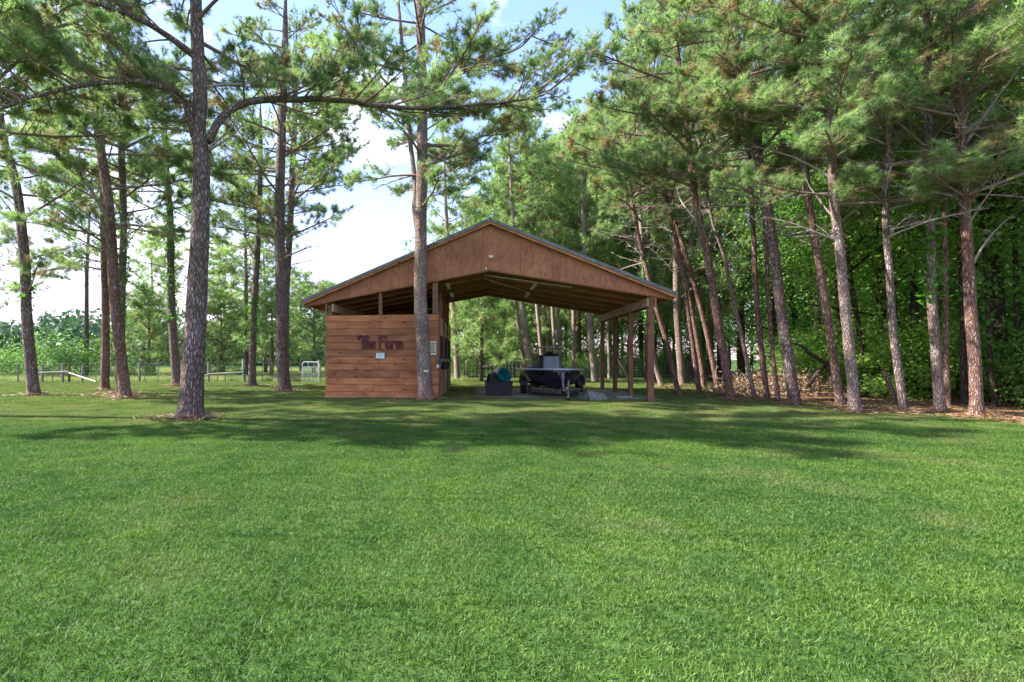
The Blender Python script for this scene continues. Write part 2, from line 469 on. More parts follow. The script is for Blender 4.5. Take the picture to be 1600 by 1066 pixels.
def build_ground():
    # one sheet, finer near the camera, gently uneven
    xs = np.concatenate([-np.geomspace(1500, 30, 14), np.linspace(-28, 34, 95), np.geomspace(38, 1500, 14)])
    ys = np.concatenate([[-1500, -300, -60, -20, -8], np.linspace(-4, 50, 80), np.geomspace(56, 2000, 16)])
    X, Y = np.meshgrid(xs, ys)
    Z = np.zeros_like(X)
    for i in range(X.shape[0]):
        for j in range(X.shape[1]):
            Z[i, j] = ground_z(X[i, j], Y[i, j])
    n, m = X.shape
    idx = np.arange(n * m).reshape(n, m)
    faces = np.stack([idx[:-1, :-1], idx[:-1, 1:], idx[1:, 1:], idx[1:, :-1]], -1).reshape(-1, 4)
    link('lawn', np_mesh('lawn', np.stack([X, Y, Z], -1).reshape(-1, 3), faces, M['ground'], True), kind='structure')

def ground_z(x, y):
    r = math.hypot(x, y)
    if r > 60: return 0.0
    z = .016 * mnoise.noise(Vector((x * .22, y * .22, 0))) + .003 * mnoise.noise(Vector((x * .9, y * .9, 3)))
    return z - .01
build_ground()

def sheet(name, pts_fn, nx, ny, mat, kind='structure'):
    vs_, fs_ = [], []
    for j in range(ny + 1):
        for i in range(nx + 1):
            x, y, dz = pts_fn(i / nx, j / ny)
            vs_.append((x, y, ground_z(x, y) + dz))
    for j in range(ny):
        for i in range(nx):
            a = j * (nx + 1) + i
            fs_.append((a, a + 1, a + nx + 2, a + nx + 1))
    return link(name, np_mesh(name, vs_, fs_, mat, True), kind=kind)

sheet('forest_floor', lambda u, v: (floor_edge_x(v * 44) + u * 40, v * 44, .006 + .02 * min(1, u * 20)), 60, 70, M['forest_floor'])
def dirt_pts(u, v):
    p = barn_w(4.9 + u * (BW -4.3), .55 + .15 * math.sin(u * 23) + v * 5.7)
    return p.x, p.y, .006 + .01
sheet('dirt_floor', dirt_pts, 24, 14, M['dirt'])

# ------------------------------------------------------------------ scatter by geometry nodes (grass, litter)
def hidden_coll(name, meshes):
    c = bpy.data.collections.new(name)
    for i, me in enumerate(meshes):
        o = bpy.data.objects.new(name + '_tuft', me); c.objects.link(o)
    return c

def scatter(name, pts, rots, scales, coll, label_kind='stuff'):
    me = bpy.data.meshes.new(name)
    me.vertices.add(len(pts)); me.vertices.foreach_set('co', np.asarray(pts, dtype=np.float32).ravel())
    a = me.attributes.new('rot', 'FLOAT_VECTOR', 'POINT'); r3 = np.zeros((len(pts), 3), np.float32); r3[:, 2] = rots; a.data.foreach_set('vector', r3.ravel())
    a = me.attributes.new('scl', 'FLOAT_VECTOR', 'POINT'); a.data.foreach_set('vector', np.asarray(scales, dtype=np.float32).ravel())
    o = link(name, me, kind=label_kind)
    ng = bpy.data.node_groups.new(name + '_nodes', 'GeometryNodeTree')
    ng.interface.new_socket('Geometry', in_out='INPUT', socket_type='NodeSocketGeometry')
    ng.interface.new_socket('Geometry', in_out='OUTPUT', socket_type='NodeSocketGeometry')
    N, L = ng.nodes, ng.links
    gi, go = N.new('NodeGroupInput'), N.new('NodeGroupOutput')
    ci = N.new('GeometryNodeCollectionInfo'); ci.inputs['Collection'].default_value = coll
    ci.inputs['Separate Children'].default_value = True; ci.inputs['Reset Children'].default_value = True
    ip = N.new('GeometryNodeInstanceOnPoints'); ip.inputs['Pick Instance'].default_value = True
    ar = N.new('GeometryNodeInputNamedAttribute'); ar.data_type = 'FLOAT_VECTOR'; ar.inputs['Name'].default_value = 'rot'
    as_ = N.new('GeometryNodeInputNamedAttribute'); as_.data_type = 'FLOAT_VECTOR'; as_.inputs['Name'].default_value = 'scl'
    L.new(gi.outputs[0], ip.inputs['Points']); L.new(ci.outputs[0], ip.inputs['Instance'])
    L.new(ar.outputs['Attribute'], ip.inputs['Rotation']); L.new(as_.outputs['Attribute'], ip.inputs['Scale'])
    L.new(ip.outputs[0], go.inputs[0])
    md = o.modifiers.new('scatter', 'NODES'); md.node_group = ng
    return o

def blade_tile(size, n, h0, h1, w, mat, lean=1.0, seed=0):
    g = np.random.default_rng(seed)
    # clustered positions
    cl = g.uniform(-size / 2, size / 2, (n // 14, 2))
    p = cl[g.integers(0, len(cl), n)] + g.normal(0, .022, (n, 2))
    uni = g.random(n) < .45
    p[uni] = g.uniform(-size / 2, size / 2, (uni.sum(), 2))
    th = g.uniform(0, 2 * PI, n); ln = g.beta(2, 1.6, n) * lean
    h = g.uniform(h0, h1, n)
    d = np.stack([np.cos(th) * np.sin(ln), np.sin(th) * np.sin(ln), np.cos(ln)], -1)
    ph = g.uniform(0, 2 * PI, n)
    s = np.stack([np.cos(ph), np.sin(ph), np.zeros(n)], -1) * (w * g.uniform(.6, 1.3, n))[:, None] / 2
    b = np.concatenate([p, np.full((n, 1), -.004)], -1)
    mid = b + d * (h * .55)[:, None]
    d2 = d.copy(); d2[:, 2] -= .35; d2[:, :2] *= 1.3
    tip = mid + d2 * (h * .5)[:, None]
    V = np.stack([b - s, b + s, mid + s * .8, mid - s * .8, tip], 1).reshape(-1, 3)
    i = np.arange(n)[:, None] * 5
    tri = np.concatenate([i + np.array([[0, 1, 2]]), i + np.array([[0, 2, 3]]), i + np.array([[3, 2, 4]])], 0)
    return np_mesh('grass_blades', V, tri, mat)

def flat_leaves_tile(size, n, ln, w, mat, seed=0, zj=.03):
    g = np.random.default_rng(seed)
    p = np.concatenate([g.uniform(-size / 2, size / 2, (n, 2)), g.uniform(0.0, zj, (n, 1))], -1)
    th = g.uniform(0, 2 * PI, n)
    d = np.stack([np.cos(th), np.sin(th), g.normal(0, .25, n)], -1) * (ln * g.uniform(.6, 1.3, n))[:, None] / 2
    s = np.stack([-np.sin(th), np.cos(th), g.normal(0, .35, n)], -1) * (w / 2)
    V = np.stack([p - d, p + s, p + d, p - s], 1).reshape(-1, 3)
    return np_mesh('fallen_leaves', V, (np.arange(n)[:, None] * 4 + np.arange(4)), mat)

# sandy/straw spots around trunk bases keep the blades thinner: list filled from the tree table below
straw_spots = []

# ------------------------------------------------------------------ leaves and needles
def unit(v): return v / np.maximum(np.linalg.norm(v, axis=-1, keepdims=True), 1e-9)

def needles(P, Dr, per, ln, w, g, spread=1.0):
    n = len(P) * per
    p = np.repeat(P, per, 0); d = np.repeat(Dr, per, 0)
    r = unit(g.normal(0, 1, (n, 3)))
    dd = unit(d * (.55 + .5 * g.random((n, 1))) + r * spread)
    dd[:, 2] -= .08
    p = p + d * g.uniform(-.04, .03, (n, 1))
    l = ln * g.uniform(.65, 1.15, (n, 1))
    s = unit(np.cross(dd, unit(g.normal(0, 1, (n, 3))))) * (w / 2)
    V = np.stack([p - s, p + s, p + dd * l], 1).reshape(-1, 3)
    return V, np.arange(n)[:, None] * 3 + np.arange(3)

def leaves(P, g, size, asp=.6, up=.5):
    n = len(P)
    nrm = unit(g.normal(0, 1, (n, 3)) + np.array([0, 0, up]))
    a = unit(np.cross(nrm, unit(g.normal(0, 1, (n, 3)))))
    b = np.cross(nrm, a)
    s = size * g.uniform(.55, 1.3, (n, 1)) / 2
    V = np.stack([P - a * s, P + b * s * asp - nrm * s * .15, P + a * s, P - b * s * asp - nrm * s * .15], 1).reshape(-1, 3)
    return V, np.arange(n)[:, None] * 4 + np.arange(4)

def curve_pts(p0, d0, L, n, rise, wob, rnd):
    pts = [Vector(p0)]; d = Vector(d0).normalized()
    for i in range(n):
        d = (d + Vector((rnd.uniform(-wob, wob), rnd.uniform(-wob, wob), rnd.uniform(-wob, wob) + rise))).normalized()
        pts.append(pts[-1] + d * (L / n))
    return pts

def make_branch(seed, L=3.4, twigs=18, live=True, per=34, nl=.24, nw=.0125, rise=.03, pitch=.25):
    """A pine limb along +X: wood mesh and needle mesh."""
    rnd = random.Random(seed); g = np.random.default_rng(seed)
    mb = MB(); main = curve_pts((0, 0, 0), (1, 0, pitch), L, 9, rise, .09, rnd)
    mb.tube(main, [.045 * (1 - i / 11) * (L / 3.4) + .006 for i in range(10)], 6, cap=False)
    tp, td = [], []
    def sub(pos, dirv, l, lvl):
        pts = curve_pts(pos, dirv, l, 4, .05 if live else -.01, .16, rnd)
        mb.tube(pts, [max(.004, (.013 if lvl == 0 else .008) * (1 - k / 5)) for k in range(5)], 4 if lvl == 0 else 3, cap=False)
        if live:
            for k in (2, 3, 4):
                if k < 4 and rnd.random() < (.85 if k == 2 else .6): continue
                tp.append(pts[k]); td.append((pts[k] - pts[k - 1]).normalized())
        if lvl == 0:
            for q in range(rnd.randint(2, 4) if live else rnd.randint(0, 3)):
                i = rnd.randint(1, 3)
                dv = (pts[i] - pts[i - 1]).normalized() + Vector((rnd.uniform(-.9, .9), rnd.uniform(-.9, .9), rnd.uniform(-.3, .6)))
                sub(pts[i], dv.normalized(), l * rnd.uniform(.35, .6), 1)
    for t in range(twigs):
        f = rnd.uniform(.28 if live else .15, .98)
        i = min(8, int(f * 9)); pos = main[i].lerp(main[i + 1], f * 9 - i)
        dm = (main[i + 1] - main[i]).normalized()
        sd = rnd.choice((-1, 1))
        dv = dm * rnd.uniform(.4, 1.0) + Vector((0, sd * rnd.uniform(.5, 1.0), rnd.uniform(-.15, .45)))
        sub(pos, dv.normalized(), (1.25 - .75 * f) * rnd.uniform(.6, 1.1) * L / 3.4, 0)
    if live: tp.append(main[-1]); td.append((main[-1] - main[-2]).normalized())
    wme = mb.mesh('branch', M['twig'] if live else M['dead'])
    nme = None
    if live:
        V, Fc = needles(np.array([tuple(p) for p in tp]), np.array([tuple(d) for d in td]), per, nl, nw, g)
        nme = np_mesh('needles', V, Fc, M['needle'])
    return wme, nme

LIVE = [make_branch(100 + i, rise=(.03, -.02, .05, .0, .02, -.04, .04, .01)[i % 8]) for i in range(8)]
DEAD = [make_branch(200 + i, L=2.4, twigs=7, live=False, rise=(-.02, .03, 0, .05, -.03)[i]) for i in range(5)]

def make_pine_crown(seed, height, rad, nb, per=22, nl=.34, nw=.026, tuftsep=1.6):
    """Whole crown of a farther pine: wood mesh and needle mesh, base at z=0."""
    rnd = random.Random(seed); g = np.random.default_rng(seed)
    mb = MB(); tp, td = [], []
    for b in range(nb):
        f = (b + rnd.random()) / nb
        z = f * height; L = rad * (1.0 - .75 * f ** 1.6) * rnd.uniform(.6, 1.15)
        th = b * 2.4 + rnd.uniform(-.4, .4)
        pts = curve_pts((0, 0, z), (math.cos(th), math.sin(th), .15 + .5 * f), L, 6, .04, .1, rnd)
        mb.tube(pts, [.035 * (1 - k / 7.5) for k in range(7)], 4, cap=False)
        for t in range(int(8 * tuftsep)):
            ff = rnd.uniform(.3, 1.0); i = min(5, int(ff * 6)); pos = pts[i].lerp(pts[i + 1], ff * 6 - i)
            dv = ((pts[i + 1] - pts[i]).normalized() * .6 + Vector((rnd.uniform(-1, 1), rnd.uniform(-1, 1), rnd.uniform(-.3, .6)))).normalized()
            l = rnd.uniform(.3, .9)
            for q in range(3):
                tp.append(pos + dv * l * (q + 1) / 3 + Vector((rnd.uniform(-.12, .12), rnd.uniform(-.12, .12), rnd.uniform(-.1, .12)))); td.append(dv)
    V, Fc = needles(np.array([tuple(p) for p in tp]), np.array([tuple(d) for d in td]), per, nl, nw, g)
    return mb.mesh('crown_limbs', M['twig']), np_mesh('crown', V, Fc, M['needle_far'])

FAR_CROWNS = [make_pine_crown(300 + i, 10.5, 3.8, 42) for i in range(3)]
YOUNG_CROWNS = [make_pine_crown(320 + i, 4.6, 2.3, 30, per=26, nl=.30, nw=.018) for i in range(2)]

def make_crown(seed, rad, h, ncl, per, size, mat, cl_r=.55, name='crown', hollow=.35):
    g = np.random.default_rng(seed)
    c = unit(g.normal(0, 1, (ncl, 3))) * (hollow + (1 - hollow) * g.random((ncl, 1)) ** .6)
    lump = 1 + .28 * np.sin(c[:, :1] * 5 + seed) + .22 * np.cos(c[:, 1:2] * 6 + seed * 2)
    c = c * lump * np.array([rad, rad, h / 2]) + np.array([0, 0, h / 2])
    P = np.repeat(c, per, 0) + g.normal(0, 1, (ncl * per, 3)) * np.array([cl_r, cl_r, cl_r * .55])
    V, Fc = leaves(P, g, size)
    return np_mesh(name, V, Fc, mat)

def make_tree_limbs(seed, rad, h, n=16):
    rnd = random.Random(seed); mb = MB()
    for b in range(n):
        z = h * rnd.uniform(.02, .7); th = rnd.uniform(0, 2 * PI)
        pts = curve_pts((0, 0, z), (math.cos(th), math.sin(th), rnd.uniform(.3, 1.0)), rad * rnd.uniform(.6, 1.0), 6, .02, .18, rnd)
        mb.tube(pts, [.07 * (1 - k / 7.2) for k in range(7)], 5, cap=False)
    return mb.mesh('limb', M['bark_dark'])

OAK = [make_crown(400 + i, 3.3, 11.0, 230, 42, .16, M['leaf' if i % 2 == 0 else 'leaf_dark'], .52) for i in range(4)]
OAK_L = [make_tree_limbs(410 + i, 3.2, 10.0) for i in range(2)]
BUSH = [make_crown(430 + i, 1.5, 2.8, 120, 40, .11, M[('leaf_light', 'leaf', 'leaf')[i]], .26, 'foliage', .3) for i in range(3)]
SAPL = [make_crown(440 + i, 1.5, 3.0, 70, 34, .16, M['leaf_light'], .34, 'foliage', .2) for i in range(2)]

# ------------------------------------------------------------------ trunks
def smooth_path(pts, step):
    """Catmull-Rom through pts, resampled roughly every step."""
    P = [Vector(p) for p in pts]; P = [P[0] * 2 - P[1]] + P + [P[-1] * 2 - P[-2]]
    out = []
    for i in range(1, len(P) - 2):
        n = max(1, int((P[i + 1] - P[i]).length / step))
        for k in range(n):
            t = k / n
            out.append(.5 * ((2 * P[i]) + (-P[i - 1] + P[i + 1]) * t + (2 * P[i - 1] - 5 * P[i] + 4 * P[i + 1] - P[i + 2]) * t * t + (-P[i - 1] + 3 * P[i] - 3 * P[i + 1] + P[i + 2]) * t ** 3))
    out.append(P[-2])
    return out

def trunk_mesh(path, rad_fn, n, mat, rough=.06, seed=0, flare=True):
    V = []
    for i, p in enumerate(path):
        r0 = rad_fn(p.z)
        for k in range(n):
            th = 2 * PI * k / n; c, s = math.cos(th), math.sin(th)
            w = rough * (mnoise.noise(Vector((c * 2.6 * r0 * 6 + seed, s * 2.6 * r0 * 6, p.z * 1.7))) + .8 * mnoise.noise(Vector((c * r0 * 34, s * r0 * 34 + seed, p.z * 7.0))))
            r = r0 * (1 + w)
            if flare and p.z < .55:
                q = (1 - max(p.z, 0) / .55) ** 2.2
                r *= 1 + q * (.16 + .18 * max(0, math.sin(th * 4 + seed)) + .1 * math.sin(th * 7 + seed * 3))
            V.append((p.x + c * r, p.y + s * r, p.z))
    m = len(path); idx = np.arange(m * n).reshape(m, n)
    nx = np.roll(idx, -1, 1)
    Fc = np.stack([idx[:-1], nx[:-1], nx[1:], idx[1:]], -1).reshape(-1, 4)
    return np_mesh('trunk', V, Fc, mat, True)

tree_n = 0
LEFTG = 'pine trees standing on the left part of the lawn'
RIGHTG = 'pine trees in the leaning row at the edge of the wood'
def pine(label, pix, D, wb, wt, H=17.0, live0=6.0, dead0=3.5, nlive=24, ndead=8, mat='bark_grey', lmax=1.0,
         bias=None, ivy=None, group='pine trees on the lawn and its edge', name='pine_tree', seg=20, seed=None, bare=False, thin=1.0, az_ok=None):
    """pix: (px,py) points from the base up, wb/wt: trunk widths in px at the base (above the flare) and at the last point."""
    global tree_n
    tree_n += 1
    rnd = random.Random(900 + tree_n if seed is None else seed)
    W = [at(x, y, D) for x, y in pix]
    base = Vector((W[0].x, D, ground_z(W[0].x, D)))
    cosv = 1 / math.sqrt(1 + (base.x / D) ** 2)
    W[0] = Vector((base.x, D, base.z - .12))
    ztop = W[-1].z
    if group == RIGHTG: H = min(H, 13.5)
    if ztop < H:                       # carry on upward, bending towards the vertical
        d = (W[-1] - W[-2]).normalized()
        for k in range(1, 4):
            d = (d + Vector((rnd.uniform(-.02, .02), rnd.uniform(-.03, .03), .5))).normalized()
            W.append(W[-1] + d * (H - ztop) / 3)
    rb, rt = wb / 2 * D / F_PX * cosv, wt / 2 * D / F_PX * cosv
    def rad(z):
        if z <= ztop: return max(.03, rb + (rt - rb) * (max(z, 0) / ztop) ** .8)
        return max(.02, rt * (1 - .85 * (z - ztop) / max(.1, H - ztop)))
    root = empty(name, base, label=label, cat='tree', group=group)
    path = [p - base for p in smooth_path(W, .075 if D < 25 else .3)]
    zb = base.z
    if D < 25: path = [p for i, p in enumerate(path) if p.z < 9 or i % 3 == 0 or i == len(path) - 1]
    link('trunk', trunk_mesh(path, lambda z: rad(z + zb), seg if D < 25 else 10, M[mat], seed=tree_n * 3.7), root)
    def on_trunk(z):
        z -= zb
        for a, b in zip(path, path[1:]):
            if a.z <= z <= b.z: return a.lerp(b, (z - a.z) / max(1e-6, b.z - a.z))
        return path[-1].copy()
    if ivy:
        z0, z1, cnt, kind = ivy
        g = np.random.default_rng(tree_n)
        P = []
        for _ in range(cnt):
            z = z0 + (z1 - z0) * rnd.random(); c = on_trunk(z); th = rnd.uniform(0, 2 * PI); rr = rad(z) + abs(rnd.gauss(0, .09)) + .01
            P.append((c.x + math.cos(th) * rr, c.y + math.sin(th) * rr, c.z))
        V, Fc = leaves(np.array(P), g, .13, .75, .2)
        link('ivy', np_mesh('ivy', V, Fc, M['ivy']), root)
    if bare: return root
    if D >= 25:
        i = rnd.randrange(3); wme, nme = FAR_CROWNS[i]
        c = on_trunk(live0); s = (H + .3 - live0) / 10.5
        rz = rnd.uniform(0, 6.28); sx = s * lmax
        link('crown_limbs', wme, root, c, (0, 0, rz), (sx, sx, s)); link('crown', nme, root, c, (0, 0, rz), (sx, sx, s))
        return root
    def az():
        while True:
            a = rnd.uniform(-PI, PI)
            if bias is None or rnd.random() < .35: return a
            if abs((a - bias + PI) % (2 * PI) - PI) < 1.2: return a
    for k in range(ndead):
        z = dead0 + (live0 + 1.5 - dead0) * rnd.random(); a = az(); wme, _ = rnd.choice(DEAD)
        s = rnd.uniform(.35, .95) * thin
        link('dead_branch', wme, root, on_trunk(z), (rnd.uniform(-.3, .3), rnd.uniform(-.75, .45), a), s)
    nlive = int(nlive * ((1.9 if D > 15 else 1.3) if group == LEFTG else (1.04 if group == RIGHTG else 1.15)))
    if group == RIGHTG: lmax *= .92
    if group == RIGHTG: live0 -= .7
    if group == LEFTG: live0 -= (1.6 if D > 15 else .4)
    for k in range(nlive):
        f = (k + rnd.random()) / nlive
        if group == LEFTG and f < .3 and rnd.random() < .35: continue
        z = live0 + (H - live0) * f
        a = az(); wme, nme = LIVE[rnd.randrange(len(LIVE))]
        s = lmax * (1.0 if f < .55 else 1.0 - .75 * (f - .55) / .45) * rnd.uniform(.65, 1.1) * (.8 if f < .1 else 1)
        rot = (rnd.uniform(-.35, .35), rnd.uniform(-.25, .28) - .45 * max(0, f - .5), a)
        b = link('branch', wme, root, on_trunk(z), rot, s)
        link('needles', nme, b)
    straw_spots.append((base.x, base.y, rb))
    return root

def add_branch(root, wp, rot, s, i):
    wme, nme = LIVE[i % len(LIVE)]
    b = link('branch', wme, root, Vector(wp) - root.location, rot, s)
    link('needles', nme, b)

# --- left side
pine('slim pine with a leafy ivy tuft, leftmost of the trunks on the lawn', [(54, 618), (42, 500), (38, 400), (25, 290), (6, 220), (-6, 140)], 18.2, 21, 14, H=15, live0=5.2, dead0=4, ivy=(3.0, 4.6, 90, 0), group=LEFTG, mat='bark_grey', lmax=.95, nlive=20)
pine('thin straight pine behind the pair that shares a pile of straw', [(164, 610), (165, 500), (163, 400), (161, 300), (158, 180)], 21.2, 15, 10, H=16, live0=6.6, dead0=4.6, group=LEFTG, mat='bark_red', nlive=20)
pine('dark pine curving left, front one of the pair that shares a pile of straw', [(197, 623), (185, 520), (178, 450), (171, 330), (157, 230), (148, 150)], 16.7, 20, 15, H=16, live0=6.6, dead0=4.5, ndead=14, group=LEFTG, mat='bark_red')
pine('ivy clad pine rising behind the pine that curves left', [(187, 615), (190, 480), (193, 350), (190, 230), (192, 120)], 19.2, 14, 11, H=16, live0=7.2, dead0=5, ivy=(2.8, 7.0, 420, 0), group=LEFTG, nlive=20)
pine('pine with its trunk wrapped in ivy from knee height to the crown, near the fence', [(277, 603), (268, 480), (266, 350), (262, 290), (256, 200)], 24.7, 16, 9, H=15, live0=8.4, dead0=5, ivy=(3.2, 9, 560, 0), group=LEFTG, nlive=16, ndead=10)
big = pine('thickest pine on the lawn, forking into long limbs above its broad grey trunk', [(297, 655), (301, 580), (306, 500), (313, 350), (315, 250), (310, 200), (313, 150), (308, 60), (305, -60)], 10.95, 42, 17, H=15, live0=6.6, dead0=6.0, nlive=30, ndead=5, group=LEFTG, seg=30, lmax=.85)
pine('slender pine with a green ivy sleeve midway, between the thick pine and the metal gate', [(394, 603), (396, 500), (402, 400), (406, 300), (407, 200)], 24.6, 13, 7, H=14, live0=8.0, dead0=5, ivy=(2.0, 4.4, 300, 0), group=LEFTG, nlive=16)
pine('tall pine with a sunlit left edge, nearest trunk on the left of the barn', [(446, 612), (441, 560), (440, 500), (437, 350), (439, 230), (444, 100)], 20.3, 20, 13, H=17, live0=7.6, dead0=5, group=LEFTG, nlive=22, ndead=12)
pine('pine trunk close behind the sunlit pine by the barn', [(446, 606), (447, 470), (454, 340), (461, 160)], 23.5, 12, 9, H=17, live0=8.2, dead0=5.5, group=LEFTG, nlive=20, ndead=9)
front = pine('grey pine standing right in front of the barn, with a second stem forking off', [(666, 625), (662, 560), (657, 470), (657, 400), (658, 330), (660, 230), (659, 100), (655, -20)], 16.15, 24, 13, H=15.5, live0=7.6, dead0=6.2, nlive=24, ndead=5, group=LEFTG, seg=26, mat='bark_pale')
# offscreen pines that fill the near canopy at the upper left
pine('pine whose crown hangs in from beyond the left edge', [(-60, 650), (-62, 400), (-58, 100)], 11.6, 34, 22, H=14.5, live0=5.0, dead0=4.5, nlive=24, lmax=1.3, group=LEFTG, bias=-.1)
# small bushy pines beyond the lawn on the left
def young(label, px, py, D, s, group, crown_z=.9, w=.1, sx=1.0, seed=0):
    base = at(px, 0, D); base.z = 0
    root = empty('young_pine', base, label=label, cat='tree', group=group)
    mb = MB(); mb.tube([(0, 0, -.1), (.05, 0, 2 * s), (0, .05, (crown_z + 4.4) * s)], [w, w * .75, .02], 8)
    mb.build('trunk', M['bark_grey'], root, smooth=True)
    wme, nme = YOUNG_CROWNS[seed % 2]
    link('crown_limbs', wme, root, (0, 0, crown_z * s), (0, 0, seed * 1.3), (s * sx, s * sx, s)); link('crown', nme, root, (0, 0, crown_z * s), (0, 0, seed * 1.3), (s * sx, s * sx, s))
    return root
YG = 'young bushy pines beyond the lawn'
young('small bushy pine with short dark trunk between the ivy sleeve pine and the tall pine', 424, 0, 34, 1.0, YG, 1.1, .16, 1.1, 0)
young('broad bushy pine filling the gap beside the metal gate', 490, 0, 40, 1.35, YG, .3, .14, 1.25, 1)
young('bushy pine behind the rail fence beside the thick trunk', 345, 0, 38, 1.25, YG, .25, .14, 1.3, 2)
young('light green bushy pine left of the ivy wrapped trunk', 232, 0, 40, 1.3, YG, .35, .14, 1.25, 3)
young('bright young pine with long drooping boughs behind the dark bin', 752, 0, 30, 1.05, YG, .75, .13, 1.2, 4)
young('young pine with brown tipped boughs left of the boat', 800, 0, 36, 1.15, YG, .6, .13, 1.2, 5)
young('low pine showing under the barn roof near the stalls', 716, 0, 39, 1.3, YG, .5, .13, 1.2, 6)

# custom limbs of the big forked pine
def limb(root, pix, D0, D1, r0, r1, mat='bark_grey', name='limb', seed=1):
    n = len(pix)
    W = [at(x, y, D0 + (D1 - D0) * i / (n - 1)) for i, (x, y) in enumerate(pix)]
    P = smooth_path(W, .12); mb = MB()
    m = len(P)
    P = [p + Vector((0, mnoise.noise(p * 1.3 + Vector((seed, 0, 0))) * .05, mnoise.noise(p * 1.7) * .05)) for p in P]
    mb.tube([p - root.location for p in P], [r0 + (r1 - r0) * (i / m) ** .8 for i in range(m)], 10, cap=True)
    mb.build(name, M[mat], root, smooth=True)
    return P
Pl = limb(big, [(326, 222), (345, 185), (375, 163), (430, 155), (520, 157), (600, 166), (700, 168), (790, 160), (850, 150)], 10.95, 12.5, .095, .022)
rr = random.Random(5)
for i in range(46):
    f = .15 + .85 * i / 45; p = Pl[min(len(Pl) - 1, int(f * (len(Pl) - 1)))]
    add_branch(big, p, (rr.uniform(-.4, .4), rr.uniform(-.4, .35), rr.choice((-1, 1)) * rr.uniform(.2, 1.5)), rr.uniform(.30, .55), i)
Pl = limb(big, [(304, 215), (294, 175), (284, 150), (262, 138), (205, 128), (140, 130), (60, 150), (-10, 175)], 10.9, 9.4, .085, .022, seed=4)
for i in range(26):
    f = .15 + .85 * i / 25; p = Pl[min(len(Pl) - 1, int(f * (len(Pl) - 1)))]
    add_branch(big, p, (rr.uniform(-.4, .4), rr.uniform(-.45, .2), PI + rr.uniform(-1.5, 1.5)), rr.uniform(.32, .58), i + 3)
Pl = limb(big, [(306, 90), (270, 62), (215, 30), (150, 6), (60, -20)], 10.95, 9.6, .08, .02, seed=7)
for i in range(16):
    f = .2 + .8 * i / 15; p = Pl[min(len(Pl) - 1, int(f * (len(Pl) - 1)))]
    add_branch(big, p, (rr.uniform(-.4, .4), rr.uniform(-.35, .3), PI + rr.uniform(-1.4, 1.4)), rr.uniform(.3, .55), i + 1)
for pix in ([(325, 232), (350, 210), (372, 185)], [(325, 235), (352, 218), (380, 192)]):
    limb(big, pix, 10.95, 10.6, .035, .012, 'dead', 'dead_branch')
limb(big, [(284, 152), (330, 135), (380, 132), (420, 120)], 10.9, 11.6, .035, .01, 'dead', 'dead_branch')
# second stem and limbs of the pine in front of the barn
Pl = limb(front, [(655, 368), (648, 330), (649, 290), (642, 230), (637, 170), (630, 90), (622, 0)], 16.15, 16.6, .10, .05, 'bark_pale', 'stem')
for i in range(9):
    p = Pl[int((.45 + .5 * i / 9) * len(Pl))]
    add_branch(front, p, (rr.uniform(-.3, .3), rr.uniform(-.4, .1), rr.uniform(-PI, PI)), rr.uniform(.35, .7), i)
for j, pix in enumerate(([(662, 190), (610, 135), (560, 80), (530, 20)], [(662, 185), (720, 178), (790, 165), (860, 140), (905, 100)], [(660, 225), (710, 228), (760, 210), (800, 190)],
                         [(662, 120), (715, 95), (760, 92), (810, 75), (840, 45)], [(660, 240), (690, 250), (712, 272), (724, 295)], [(658, 160), (700, 120), (760, 100), (820, 110), (870, 130)])):
    Pl = limb(front, pix, 16.15, 16.8 - j * .5, .06, .015, 'twig', seed=j)
    for i in range(8):
        p = Pl[min(len(Pl) - 1, int((.35 + .65 * i / 7) * len(Pl)))]
        dx = 1 if pix[-1][0] > pix[0][0] else -1
        add_branch(front, p, (rr.uniform(-.4, .4), rr.uniform(-.4, .35), (0 if dx > 0 else PI) + rr.uniform(-1.3, 1.3)), rr.uniform(.25, .45), i + j)

# --- right row
B = -2.5
pine('thin dark pine leaning left just right of the corner post', [(1061, 613), (1042, 537), (1025, 479), (1010, 420), (1000, 380), (990, 330)], 19.6, 9, 7, H=12, live0=7.5, dead0=5, group=RIGHTG, mat='bark_red', bias=B, nlive=16, ndead=12)
pine('pale grey pine standing back beyond the corner post', [(1066, 604), (1061, 540), (1057, 470), (1056, 380), (1052, 300)], 24.4, 12, 9, H=15, live0=8, dead0=4, group=RIGHTG, mat='bark_pale', nlive=18)
pine('thin pine leaning left behind a straighter thin trunk, second from the corner post', [(1095, 614), (1089, 589), (1077, 505), (1068, 435), (1058, 380), (1045, 330)], 19.4, 9, 7, H=13, live0=7.5, dead0=5, group=RIGHTG, mat='bark_red', bias=B, nlive=16, ndead=14)
pine('thin reddish pine crossing behind two others near the corner post', [(1101, 606), (1094, 560), (1082, 490), (1070, 430), (1062, 370), (1052, 320)], 22.6, 8, 6, H=13, live0=8, dead0=5, group=RIGHTG, mat='bark_red', nlive=14)
pine('slim reddish pine just left of the dark leaning pine', [(1123, 611), (1110, 547), (1092, 470), (1075, 410), (1060, 360), (1048, 330)], 20.4, 9, 7, H=13.5, live0=7.5, dead0=4.5, group=RIGHTG, mat='bark_red', bias=B, nlive=16, ndead=12)
pine('dark pine leaning left with its base at the lawn edge, before the brush pile', [(1143, 626), (1133, 568), (1119, 487), (1105, 400), (1088, 320), (1076, 225), (1062, 120)], 15.9, 15, 10, H=15, live0=6.6, dead0=4.5, group=RIGHTG, mat='bark_red', bias=B, ndead=14)
pine('very thin pale pine leaning left in front of the brush pile', [(1181, 624), (1162, 540), (1145, 463), (1131, 400), (1112, 340), (1092, 220)], 16.4, 7.5, 5, H=12, live0=7.2, dead0=5, group=RIGHTG, mat='bark_pale', nlive=12, lmax=.7)
